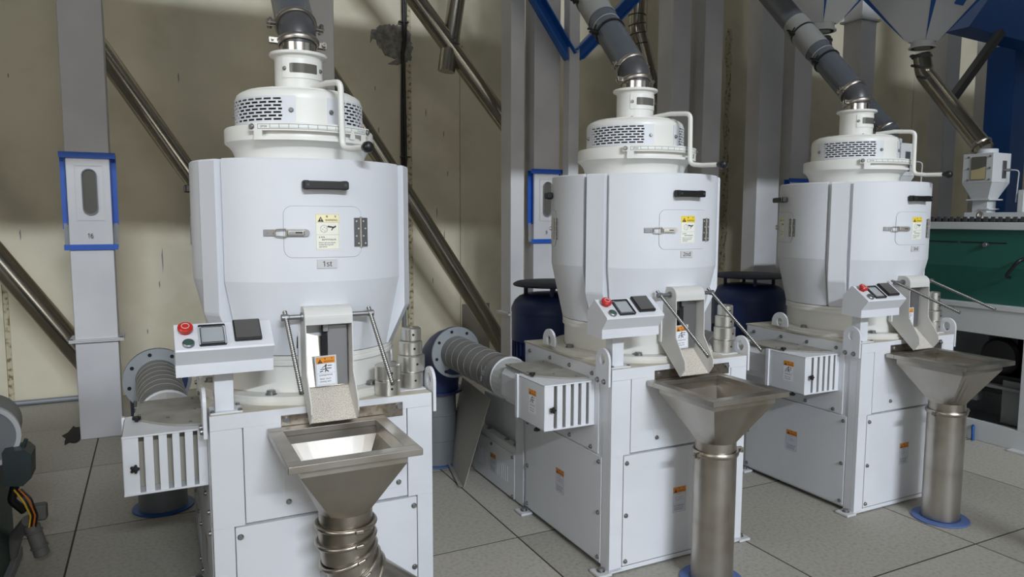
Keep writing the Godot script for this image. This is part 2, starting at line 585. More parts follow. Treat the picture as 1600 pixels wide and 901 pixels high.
func _ready():
	# camera
	var cam := Camera3D.new()
	cam.name = "camera"
	var yaw := 0.46102
	var pitch := 0.09771
	var roll := 0.0028
	var f := Vector3(sin(yaw) * cos(pitch), -sin(pitch), -cos(yaw) * cos(pitch))
	var r := Vector3(cos(yaw), 0, sin(yaw))
	var u := r.cross(f)
	var r2 := r * cos(roll) + u * sin(roll)
	var u2 := u * cos(roll) - r * sin(roll)
	cam.transform = Transform3D(Basis(r2, u2, -f), Vector3(-0.5178, 1.55, 2.8632))
	cam.fov = rad_to_deg(2.0 * atan(450.5 / 1125.13))
	cam.near = 0.05
	cam.far = 60.0
	add_child(cam)
	cam.current = true
	# environment
	var env := Environment.new()
	env.background_mode = Environment.BG_COLOR
	env.background_color = Color(0.55, 0.58, 0.62)
	env.tonemap_mode = Environment.TONE_MAPPER_LINEAR
	env.tonemap_exposure = 1.0
	env.sdfgi_enabled = true
	env.ssao_enabled = true
	env.ssil_enabled = true
	var we := WorldEnvironment.new()
	we.name = "environment"
	we.environment = env
	add_child(we)
	materials()
	M.darkblue = mat(c8(30, 38, 62), 0.5)
	M.boxgreen = mat(c8(52, 62, 62), 0.45)
	M.shell = mat(c8(150, 150, 148), 0.8)
	font = SystemFont.new()
	font.font_names = PackedStringArray(["Droid Sans"])
	var bm := MB.new()
	bm.lathe([Vector2(0, 0), Vector2(0.0105, 0), Vector2(0.0105, 0.0015), Vector2(0.0085, 0.0015)], 14)
	bm.lathe([Vector2(0.0085, 0.0015), Vector2(0.0085, 0.007), Vector2(0.0075, 0.008), Vector2(0, 0.008)], 6, 0.0, TAU, false, 5.0)
	bolt_mesh = bm.mesh()
	# lamps
	lamp("strip_light", KEY_POS, KEY_AT, Vector2(7.4, 0.6), KEY_E, Color(0.925, 0.96, 1.0), 8.0, "long strip light high in the hall behind the viewer")
	var spots := ["near the left wall above the aisle", "to the right above the aisle", "to the left in the second lamp row", "to the right in the second lamp row"]
	var li := 0
	for q in [Vector3(0.0, 12.8, 5.0), Vector3(4.5, 12.8, 5.0), Vector3(0.5, 12.8, 9.5), Vector3(6.0, 12.8, 9.5)]:
		lamp("ceiling_lamp", q, q + Vector3.DOWN, Vector2(1.4, 1.4), FILL_E, Color(1.0, 0.97, 0.92), 6.0, "square ceiling lamp " + spots[li])
		li += 1
	lamp("fill_panel", Vector3(3.0, 4.2, 23.85), Vector3(3.0, 4.2, 0.0), Vector2(8.0, 3.0), 20.0, Color(1.0, 0.975, 0.94), 0.6, "wide fill light added on the far front wall")  # added fill light, stands in for light bounced from the front
	lamp("fill_panel", Vector3(-4.85, 2.6, 4.0), Vector3(2.0, 2.6, 4.0), Vector2(4.0, 2.4), 8.5, Color(1.0, 0.98, 0.95), 0.6, "fill light added on the left wall of the hall")  # added fill light for the faces turned left
	hall()
	var X := [0.0, 1.5786, 3.0962]
	var Z := [0.0, -0.0346, -0.0071]
	var tags := ["1st", "2nd", "3rd"]
	var proto := build_machine()
	for i in 3:
		var m: Node3D = proto
		if i > 0:
			m = proto.duplicate()
			m.name = numbered("rice_milling_machine")
			add_child(m)
	# the differences between the three
	var kin := []
	for ch in get_children():
		if ch.name.begins_with("rice_milling_machine"): kin.append(ch)
	var bright_label := print_mat(label_tex("door_bright"))
	for i in 3:
		var O := Vector3(X[i], 0, Z[i])
		kin[i].position = O
		tag(kin[i], "white upright rice milling machine with drum, control box and the number plate %s" % tags[i], "milling machine", "row of white milling machines")
		number_tag(kin[i], tags[i])
		if i > 0:
			kin[i].get_node("drum_door/inspection_hatch/warning_label").material_override = bright_label
		rods(kin[i], [38.0, 34.5, 19.0][i], [0.33, 0.385, 0.37][i])
		hopper(O, tags[i], i == 0)
		feed_pipe(O, tags[i])
		weights(O, tags[i], i == 0)
		suction_line(O, tags[i])
		if i > 0: motor(O, tags[i])
	back_row()
	storage_bin(Vector3(3.955, 2.97, -1.02), "left grey pyramid storage bin, by the feed pipe of the third machine")
	storage_bin(Vector3(5.105, 2.97, -1.02), "right grey pyramid storage bin, above the steel pipe to the green machine")
	outlet_pipe(Vector3(5.105, 2.92, -1.02), Vector3(5.1, 2.07, -0.47), "steel outlet pipe running from the right storage bin down to the white feeder box", M.pipe)
	outlet_pipe(Vector3(3.955, 2.92, -1.02), Vector3(3.95, 2.11, -0.41), "dark outlet pipe from the left storage bin ending behind the neck of the third machine", M.hose)
	feeder(Vector3(5.1, 2.035, -0.45), "white feeder box with a grain window standing on the green machine", 1.53)
	feeder(Vector3(3.96, 2.05, -0.42), "white feeder box mostly hidden behind the vent of the third milling machine", 0.0)
	right_machine()
	left_machine()
	lean_sheet()
	# blue steelwork at the top right
	var bf := thing("blue_steelwork", "dark blue hopper with a column and a dark strut at the top right corner", "frame", Vector3(7.0, 0, -1.9))
	var c1 := MB.new()
	c1.span(Vector3(0.95, 0.0, -0.3), Vector3(1.25, 3.45, 0.0), 0.004)
	part("blue_column", c1, M.frameblue, bf)
	var c2 := MB.new()
	c2.prism(PackedVector2Array([Vector2(-0.3, 3.42), Vector2(1.3, 3.36), Vector2(1.3, 5.0), Vector2(1.2, 5.0)]), 0.0, 0.25)
	part("blue_hopper", c2, M.frameblue, bf)
	var c3 := MB.new()
	var sd := Vector3(6.98, 3.38, -1.5) - Vector3(6.30, 2.70, -1.5)
	c3.xf = Transform3D(basis_y(sd), Vector3(6.30, 2.70, -1.5) - bf.position)
	c3.box(Vector3(0, 0.45, 0), Vector3(0.07, 0.98, 0.07), 0.003)
	part("dark_strut", c3, M.darkgrey, bf)
	var fc := thing("floor_pipe", "pale pipe with a blue floor collar at the bottom right corner", "pipe", Vector3(3.13, 0, 1.32))
	var f1 := MB.new()
	f1.cyl(0.055, 0.004, 1.2, 32)
	part("pipe_tube", f1, M.greyduct, fc)
	var f2 := MB.new()
	f2.cyl(0.13, 0.0, 0.008, 40, 0.002)
	part("floor_collar", f2, M.ringblue, fc)

# ---------- the milling machine (local frame: axis at the origin, front towards +z) ----------
const RD := 0.3946   # radius of the drum doors

func tangent(phi_deg: float, r: float, y: float) -> Transform3D:   # frame on the drum: x along the surface, y up, z outward
	var f := deg_to_rad(phi_deg)
	return Transform3D(Basis(Vector3(cos(f), 0, -sin(f)), Vector3.UP, Vector3(sin(f), 0, cos(f))), Vector3(r * sin(f), y, r * cos(f)))

func drum_door(t: Node3D, turn: float, lt: Texture2D, has_label: bool) -> MeshInstance3D:
	var a0 := deg_to_rad(turn - 51.2)
	var a1 := deg_to_rad(turn + 50.4)
	var mb := MB.new()
	mb.lathe([Vector2(0.324, 1.078), Vector2(0.338, 1.074), Vector2(RD - 0.0035, 1.316), Vector2(RD, 1.332), Vector2(RD, 1.741), Vector2(RD - 0.005, 1.746), Vector2(RD - 0.018, 1.746), Vector2(RD - 0.02, 1.3)], 40, a0, a1, true, 12.0)
	var door := part("drum_door", mb, M.white, t)
	# inspection hatch; a larger grey plate paints the dark gap round it
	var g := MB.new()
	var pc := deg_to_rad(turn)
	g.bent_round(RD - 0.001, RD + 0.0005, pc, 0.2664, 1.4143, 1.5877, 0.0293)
	part("hatch_gap_line", g, M.linegrey, door)
	var hm := MB.new()
	hm.bent_round(RD - 0.001, RD + 0.0016, pc, 0.2645, 1.4153, 1.5867, 0.0285)
	var hatch := part("inspection_hatch", hm, M.white, door)
	# black bow handle
	var h := MB.new()
	h.xf = tangent(turn + 0.6, RD, 1.655)
	for s in [-1.0, 1.0]:
		h.box(Vector3(0.064 * s, 0.002, 0.011), Vector3(0.024, 0.03, 0.03), 0.005)
	h.box(Vector3(0, 0.001, 0.03), Vector3(0.148, 0.028, 0.012), 0.004)
	var hd := part("handle", h, M.black, door)
	var hs := MB.new()
	for s in [-1.0, 1.0]:
		hs.xf = tangent(turn + 0.6, RD, 1.655) * Transform3D(Basis(Vector3.RIGHT, PI / 2), Vector3(0.062 * s, 0.002, 0.034))
		hs.cyl(0.005, 0.0, 0.0035, 10)
	part("handle_screw", hs, M.darkgrey, door)
	# toggle latch
	var l := MB.new()
	l.xf = tangent(turn - 25.6, RD, 1.498)
	l.box(Vector3(-0.002, 0, 0.002), Vector3(0.04, 0.022, 0.004), 0.0012)
	for s in [-0.012, 0.008]:
		l.xf = tangent(turn - 25.6, RD, 1.498) * Transform3D(Basis(Vector3.RIGHT, PI / 2), Vector3(s, 0, 0.004))
		l.cyl(0.004, 0.0, 0.002, 10)
	part("latch_keeper", l, M.satin, door)
	var l2 := MB.new()
	l2.xf = tangent(turn - 14.2, RD + 0.002, 1.498)
	l2.box(Vector3(0.006, 0, 0.0025), Vector3(0.062, 0.026, 0.004), 0.0012)
	l2.box(Vector3(0.006, 0, 0.009), Vector3(0.056, 0.018, 0.012), 0.004)
	l2.lathe([Vector2(0, 0.002), Vector2(0.001, 0.002)], 4)
	l2.xf = tangent(turn - 14.2, RD + 0.002, 1.498) * Transform3D(Basis(Vector3.RIGHT, PI / 2), Vector3(0.038, 0, 0.0))
	l2.cyl(0.012, 0.0, 0.004, 16)
	part("latch_lever", l2, M.weight, hatch)
	var l3 := MB.new()
	l3.xf = tangent(turn - 20.2, RD + 0.006, 1.498)
	l3.tube(fillet([Vector3(-0.016, -0.011, 0.004), Vector3(-0.02, 0, 0.004), Vector3(-0.016, 0.011, 0.004), Vector3(0.018, 0.013, 0.006), Vector3(0.018, -0.013, 0.006), Vector3(-0.016, -0.011, 0.004)], 0.004, 3), 0.0022, 6)
	part("latch_bail", l3, M.steel, door)
	var l4 := MB.new()
	l4.xf = tangent(turn - 14.2, RD + 0.002, 1.498)
	l4.box(Vector3(0.016, 0.001, 0.0152), Vector3(0.022, 0.004, 0.001), 0.0003)
	part("latch_slot", l4, M.dark, hatch)
	# hinge: two leaves, knuckle, screws
	for s in [-1.0, 1.0]:
		var hl := MB.new()
		hl.xf = tangent(turn + 19.05 + 2.0 * s, RD + 0.0016, 1.499)
		hl.box(Vector3(0, 0, 0.001), Vector3(0.027, 0.1, 0.003), 0.0008)
		var leaf := part("hinge_leaf", hl, M.satin, door)
		for k in 4:
			var sc := MB.new()
			sc.xf = hl.xf * Transform3D(Basis(Vector3.RIGHT, PI / 2), Vector3(0.004 * (1 if k % 2 else -1), 0.038 - 0.0255 * k, 0.002))
			sc.lathe([Vector2(0.0034, 0.0), Vector2(0.0028, 0.0014), Vector2(0, 0.002)], 8)
			part("screw", sc, M.greywhite, leaf)
	var kn := MB.new()
	kn.xf = tangent(turn + 19.05, RD + 0.004, 1.499)
	kn.cyl(0.0042, -0.053, 0.053, 10)
	part("hinge_knuckle", kn, M.steel, door)
	if has_label:
		var lb := MB.new()
		lb.bent(RD + 0.0022, deg_to_rad(turn + 1.6) - 0.041 / RD, deg_to_rad(turn + 1.6) + 0.041 / RD, 1.44, 1.562)
		part("warning_label", lb, print_mat(lt), hatch)
	return door

func grille(t: Node3D, a0: float, a1: float, s0: float, s1: float, cols: int):   # curved sheet with staggered slots, angles in degrees
	var r1 := 0.2325
	var r0 := 0.231
	var y0 := 1.879
	var y1 := 1.973
	var mb := MB.new()
	var patch := func(f: float, g: float, ya: float, yb: float):
		mb.lathe([Vector2(r0, ya), Vector2(r1, ya), Vector2(r1, yb), Vector2(r0, yb)], maxi(1, int(ceil(absf(g - f) / 5.0))), deg_to_rad(f), deg_to_rad(g), true)
	patch.call(a0, s0, y0, y1)
	patch.call(s1, a1, y0, y1)
	var pitch := (s1 - s0) / cols
	var rows := 7
	var ry := 0.0118
	var ytop := 1.966
	patch.call(s0, s1, ytop, y1)
	for i in rows:
		var yb := ytop - ry * i - 0.0064
		patch.call(s0, s1, yb - (ry - 0.0064) if i < rows - 1 else y0, yb)   # the solid band under a row of slots
		var sh := 0.5 * pitch if i % 2 else 0.0
		for k in range(-1, cols + 1):   # the bridges between the slots
			var b := s0 + sh + pitch * (k + 1)
			var f := maxf(s0, b - 0.9)
			var g := minf(s1, b + 0.9)
			if g > f: patch.call(f, g, yb, yb + 0.0064)
	var o := part("vent_grille", mb, M.white, t)
	for w in [[a0 + 3.4], [a1 - 3.4]]:
		var x := tangent(w[0], r1, 1.923)
		bolt(x.origin, x.basis.z, o, 0.85)

func suction_box(t: Node3D, flap_lt: Texture2D):
	# body between the machine and the hose
	var x0 := -0.612
	var x1 := -0.384
	var mb := MB.new()
	var hexa := PackedVector2Array([Vector2(-0.37, 0.66), Vector2(-0.585, 0.66), Vector2(-0.612, 0.7), Vector2(-0.612, 0.80), Vector2(-0.585, 0.836), Vector2(-0.37, 0.836)])
	mb.prism(hexa, -0.2, 0.05)
	var body := part("bran_outlet_body", mb, M.white, t)
	# reducer to the round hose
	var rr := MB.new()
	var a := []
	var b := []
	for i in 24:
		var f := TAU * i / 24
		a.append(Vector3(-0.497 + 0.112 * cos(f), 0.742 + 0.098 * sin(f), -0.2))
		b.append(Vector3(-0.5 + 0.104 * cos(f), 0.735 + 0.104 * sin(f), -0.36))
	rr.loft(a, b)
	var red := part("hose_reducer", rr, M.greywhite, body)
	var rg := MB.new()
	rg.xf = Transform3D(basis_y(Vector3(0, 0, 1)), Vector3(-0.498, 0.738, -0.29))
	rg.ring(0.104, 0.006, -0.06, 32)
	part("reducer_bead", rg, M.greywhite, body)
	# guard box: sides of sheet, slatted front
	var g := MB.new()
	var y0 := 0.643
	var y1 := 0.839
	g.span(Vector3(-0.638, y0, 0.03), Vector3(-0.635, y1, 0.272), 0.001)
	g.span(Vector3(-0.647, y0, 0.012), Vector3(-0.635, y1 + 0.006, 0.034), 0.002)
	g.span(Vector3(-0.638, y1 - 0.003, -0.0), Vector3(-0.384, y1, 0.272), 0.001)
	g.span(Vector3(-0.638, y0, 0.0), Vector3(-0.384, y0 + 0.003, 0.272), 0.001)
	g.span(Vector3(-0.6385, y1 - 0.004, 0.266), Vector3(-0.384, y1 + 0.0025, 0.2755), 0.001)
	g.span(Vector3(-0.6385, y0 - 0.001, 0.266), Vector3(-0.384, y0 + 0.006, 0.2755), 0.001)
	var guard := part("guard_box", g, M.white, t)
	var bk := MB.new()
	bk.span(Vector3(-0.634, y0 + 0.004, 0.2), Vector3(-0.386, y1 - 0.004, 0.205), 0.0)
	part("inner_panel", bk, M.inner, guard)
	var edges := [-0.638, -0.590, -0.574, -0.547, -0.531, -0.506, -0.490, -0.468, -0.452, -0.427, -0.413, -0.384]
	for i in range(0, 12, 2):
		var s := MB.new()
		s.span(Vector3(edges[i], y0 + 0.004, 0.269), Vector3(edges[i + 1], y1 - 0.003, 0.272), 0.0008)
		s.span(Vector3(edges[i] + 0.001, y0 + 0.004, 0.252), Vector3(edges[i] + 0.003, y1 - 0.003, 0.27), 0.0004)
		part("slat", s, M.white, guard)
	for w in [[Vector3(-0.604, 0.735, 0.276), Vector3(0, 0, 1)], [Vector3(-0.598, 0.841, 0.09), Vector3.UP], [Vector3(-0.628, 0.641, 0.19), Vector3.DOWN]]:
		var k := MB.new()
		k.xf = Transform3D(basis_y(w[1]), w[0])
		k.cyl(0.006, 0.0, 0.008, 10)
		k.lathe([Vector2(0, 0.006), Vector2(0.009, 0.006), Vector2(0.011, 0.012), Vector2(0.009, 0.019), Vector2(0, 0.02)], 12)
		for i in 5:
			var f := TAU * i / 5
			k.xf = Transform3D(basis_y(w[1]), w[0]) * Transform3D(Basis.IDENTITY, Vector3(0.010 * cos(f), 0, 0.010 * sin(f)))
			k.lathe([Vector2(0, 0.007), Vector2(0.0045, 0.008), Vector2(0.0052, 0.013), Vector2(0.0045, 0.018), Vector2(0, 0.0185)], 8)
		part("star_knob", k, M.black, guard)
	var lb := MB.new()
	lb.at(Vector3(-0.6384, 0.748, 0.166), Basis(Vector3(0, 0, 1), Vector3.UP, Vector3(-1, 0, 0)))
	lb.quad(Vector3(-0.036, -0.055, 0), Vector3(0.036, -0.055, 0), Vector3(0.036, 0.055, 0), Vector3(-0.036, 0.055, 0), Vector3(0, 0, 1))
	part("warning_label", lb, print_mat(flap_lt), guard)
	# grey lid with a curved front edge
	var ld := MB.new()
	ld.xf = Transform3D(Basis(Vector3.RIGHT, Vector3(0, 0, 1), Vector3.DOWN), Vector3(0, 0.845, 0))   # local x -> x, local y -> z
	var pl := PackedVector2Array([Vector2(-0.43, -0.19), Vector2(-0.384, -0.19), Vector2(-0.384, 0.225)])
	for i in 9:
		var f := i / 8.0
		pl.append(Vector2(lerpf(-0.40, -0.606, f), 0.225 - 0.17 * f * f))
	pl.append(Vector2(-0.598, -0.19))
	ld.prism(pl, -0.002, 0.005)
	var lid := part("outlet_lid", ld, M.lid, t)
	for q in [Vector2(-0.43, 0.195), Vector2(-0.59, 0.03), Vector2(-0.585, -0.16), Vector2(-0.41, -0.15), Vector2(-0.50, 0.11), Vector2(-0.41, 0.02)]:
		bolt(Vector3(q.x, 0.847, q.y), Vector3.UP, lid, 0.55)

func control_box(t: Node3D):
	var x0 := -0.474
	var x1 := -0.187
	var mb := MB.new()
	mb.xf = Transform3D(Basis(Vector3(0, 0, -1), Vector3.UP, Vector3.RIGHT), Vector3.ZERO)   # local x -> -z, local y -> y, local z -> x
	var pf := PackedVector2Array([Vector2(-0.345, 1.064), Vector2(-0.459, 1.058), Vector2(-0.459, 1.096), Vector2(-0.494, 1.143), Vector2(-0.4925, 1.149), Vector2(-0.403, 1.213), Vector2(-0.398, 1.214), Vector2(-0.348, 1.165)])
	mb.prism(pf, x0, x1)
	var box := part("control_box", mb, M.white, t)
	# frame on the sloping face
	var a := Vector3(0, 1.213, 0.403)
	var b := Vector3(0, 1.149, 0.4925)
	var dz := (b - a).normalized()
	var nn := Vector3.RIGHT.cross(dz) * -1.0
	if nn.y < 0: nn = -nn
	var fr := func(x: float, u: float) -> Transform3D:   # local x right, y up the slope, z out of the face
		return Transform3D(Basis(Vector3.RIGHT, -dz, nn), Vector3(x, 0, 0) + a.lerp(b, u))
	var st := MB.new()
	st.xf = fr.call(-0.442, 0.3) * Transform3D(Basis(Vector3.RIGHT, PI / 2), Vector3.ZERO)
	st.cyl(0.014, 0.0, 0.012, 20)
	st.lathe([Vector2(0.0, 0.012), Vector2(0.020, 0.012), Vector2(0.0225, 0.016), Vector2(0.0225, 0.022), Vector2(0.019, 0.026), Vector2(0, 0.027)], 28)
	var es := part("emergency_stop_button", st, M.red, box)
	var sr := MB.new()
	sr.xf = st.xf
	sr.ring(0.011, 0.0012, 0.0272, 24, 6)
	part("arrow_ring", sr, M.greywhite, es)
	var gb := MB.new()
	gb.xf = fr.call(-0.436, 0.8) * Transform3D(Basis(Vector3.RIGHT, PI / 2), Vector3.ZERO)
	gb.lathe([Vector2(0.0175, 0.0), Vector2(0.0175, 0.008), Vector2(0.0145, 0.011), Vector2(0.0135, 0.0085)], 24)
	part("button_ring", gb, M.satin, box)
	var gc := MB.new()
	gc.xf = gb.xf
	gc.cyl(0.0138, 0.0, 0.0095, 20, 0.001)
	part("green_button", gc, M.greenbtn, box)
	var d := MB.new()
	d.xf = fr.call(-0.366, 0.52)
	var ro := rrect(0.079, 0.088, 0.004, 3)
	d.prism(holed(ro, rrect(0.064, 0.068, 0.003, 3)), 0.0, 0.009)
	d.box(Vector3(0, 0, 0.002), Vector3(0.07, 0.074, 0.004), 0.0)
	var disp := part("touch_screen", d, M.black, box)
	var s := MB.new()
	s.xf = d.xf
	s.box(Vector3(0, 0, 0.0045), Vector3(0.066, 0.070, 0.003), 0.0)
	part("screen", s, M.lcd, disp)
	var e := MB.new()
	e.xf = fr.call(-0.262, 0.42)
	e.box(Vector3(0, 0, 0.007), Vector3(0.082, 0.09, 0.014), 0.003)
	var me := part("current_meter", e, M.black, box)
	var e2 := MB.new()
	e2.xf = e.xf
	e2.box(Vector3(0, 0, 0.0148), Vector3(0.074, 0.082, 0.0016), 0.0005)
	part("meter_face", e2, M.meter, me)
	# stand
	var p := MB.new()
	p.span(Vector3(-0.362, 0.916, 0.318), Vector3(-0.302, 1.066, 0.372), 0.003)
	p.span(Vector3(-0.378, 0.911, 0.30), Vector3(-0.278, 0.918, 0.392), 0.0015)
	var po := part("control_stand", p, M.white, t)
	for q in [Vector2(-0.37, 0.384), Vector2(-0.286, 0.384), Vector2(-0.286, 0.308)]:
		bolt(Vector3(q.x, 0.918, q.y), Vector3.UP, po, 0.8)

func chute(t: Node3D, flap_lt: Texture2D):
	var side := PackedVector2Array([Vector2(-0.345, 1.249), Vector2(-0.345, 1.10), Vector2(-0.316, 1.01), Vector2(-0.476, 0.866), Vector2(-0.506, 0.905), Vector2(-0.504, 0.937), Vector2(-0.441, 1.032)])
	for i in 6:
		var f := PI / 2 * i / 5.0
		side.append(Vector2(-0.400 - 0.037 * cos(f), 1.213 + 0.037 * sin(f)))
	var rootmb := MB.new()   # the curved hood over the top
	var hood := PackedVector2Array([Vector2(-0.345, 1.25)])
	for i in 9:
		var f := PI / 2 * i / 8.0
		hood.append(Vector2(-0.400 - 0.0385 * sin(f), 1.2125 + 0.0385 * cos(f)))
	hood.append(Vector2(-0.4385, 1.192))
	hood.append(Vector2(-0.4355, 1.192))
	for i in range(8, -1, -1):
		var f := PI / 2 * i / 8.0
		hood.append(Vector2(-0.400 - 0.0355 * sin(f), 1.2125 + 0.0355 * cos(f)))
	hood.append(Vector2(-0.345, 1.2475))
	var ba := Basis(Vector3(0, 0, -1), Vector3.UP, Vector3.RIGHT)
	rootmb.xf = Transform3D(ba, Vector3.ZERO)
	rootmb.prism(hood, -0.078, 0.078)
	var ch := part("discharge_chute", rootmb, M.chutewhite, t)
	for x in [-0.08, 0.076]:
		var s := MB.new()
		s.xf = Transform3D(ba, Vector3(x, 0, 0))
		s.prism(side, 0.0, 0.004)
		part("side_plate", s, M.chutewhite, ch)
	var fl := MB.new()
	fl.xf = Transform3D(ba, Vector3.ZERO)
	fl.prism(PackedVector2Array([Vector2(-0.318, 1.012), Vector2(-0.476, 0.868), Vector2(-0.478, 0.8705), Vector2(-0.320, 1.015)]), -0.077, 0.077)
	part("chute_floor", fl, M.chute, ch)
	var bp := MB.new()
	bp.span(Vector3(-0.088, 1.0, 0.33), Vector3(0.086, 1.262, 0.347), 0.002)
	part("back_plate", bp, M.cream, ch)
	var gk := MB.new()
	gk.span(Vector3(-0.091, 1.10, 0.327), Vector3(0.089, 1.266, 0.342), 0.002)
	part("gasket", gk, M.dark, ch)
	var w := MB.new()
	w.xf = Transform3D(Basis(Vector3.RIGHT, deg_to_rad(-9.5)), Vector3(0, 0.968, 0.381))   # hangs tilted, lower edge forward
	w.span(Vector3(-0.074, 0.0, -0.003), Vector3(0.074, 0.226, 0.0), 0.0008)
	var flap := part("discharge_flap", w, M.mirror, ch)
	var w2 := MB.new()
	w2.prism(PackedVector2Array([Vector2(0.004, 0.972), Vector2(0.070, 0.972), Vector2(0.070, 1.18), Vector2(0.004, 1.18)]), 0.3835, 0.388)
	part("slide_plate", w2, M.satin, flap)
	var w3 := MB.new()
	w3.xf = Transform3D(Basis.IDENTITY, Vector3(-0.008, 1.13, 0.3845))
	w3.prism(rrect(0.017, 0.115, 0.008), -0.001, 0.0012)
	part("slot", w3, M.dark, flap)
	var w4 := MB.new()
	w4.xf = Transform3D(basis_y(Vector3.RIGHT), Vector3(0, 1.19, 0.397))
	w4.cyl(0.006, -0.074, 0.074, 12)
	w4.xf = Transform3D.IDENTITY
	w4.box(Vector3(-0.004, 1.176, 0.394), Vector3(0.02, 0.03, 0.012), 0.002)
	part("hinge_rod", w4, M.satin, flap)
	var lb := MB.new()
	lb.at(Vector3(-0.004, 1.024, 0.3895), Basis(Vector3.BACK, deg_to_rad(2)))
	lb.quad(Vector3(-0.034, -0.05, 0), Vector3(0.034, -0.05, 0), Vector3(0.034, 0.05, 0), Vector3(-0.034, 0.05, 0), Vector3(0, 0, 1))
	lb.box(Vector3(0, 0, -0.001), Vector3(0.074, 0.106, 0.0016), 0.0)
	var lab := part("label_plate", lb, M.greywhite, flap)
	var lq := MB.new()
	lq.xf = lb.xf
	lq.quad(Vector3(-0.034, -0.05, 0.0006), Vector3(0.034, -0.05, 0.0006), Vector3(0.034, 0.05, 0.0006), Vector3(-0.034, 0.05, 0.0006), Vector3(0, 0, 1))
	part("warning_label", lq, print_mat(flap_lt), flap)
	# cross shaft ends with the eyes that hold the rods
	for s in [-1.0, 1.0]:
		var sh := MB.new()
		sh.xf = Transform3D(basis_y(Vector3.RIGHT), Vector3(0.0, 1.217, 0.397))
		sh.cyl(0.0085, 0.08 * s if s > 0 else -0.146, 0.16 if s > 0 else -0.08, 14)
		sh.cyl(0.0115, 0.142 if s > 0 else -0.15, 0.164 if s > 0 else -0.124, 14, 0.002)
		sh.cyl(0.015, 0.08 if s > 0 else -0.086, 0.086 if s > 0 else -0.08, 14)
		part("lever_shaft", sh, M.satin, ch)

func rods(t: Node3D, drop: float, length: float):   # threaded weight rods on the shaft; drop = slope below the horizontal in degrees
	var d := Vector3(0, -sin(deg_to_rad(drop)), cos(deg_to_rad(drop)))
	for x in [-0.134, 0.152]:
		var mb := MB.new()
		mb.xf = Transform3D(basis_y(d), Vector3(x, 1.217, 0.397))
		var pr := []
		var cnt := int((length + 0.03) / 0.009)
		for i in cnt:   # thread
			pr.append(Vector2(0.0052, -0.03 + i * 0.009))
			pr.append(Vector2(0.008, -0.03 + i * 0.009 + 0.0045))
		pr.append(Vector2(0.0, -0.03 + cnt * 0.009))
		pr.push_front(Vector2(0, -0.03))
		mb.lathe(pr, 10, 0.0, TAU, false, 10.0)
		part("weight_rod", mb, M.spring, t)

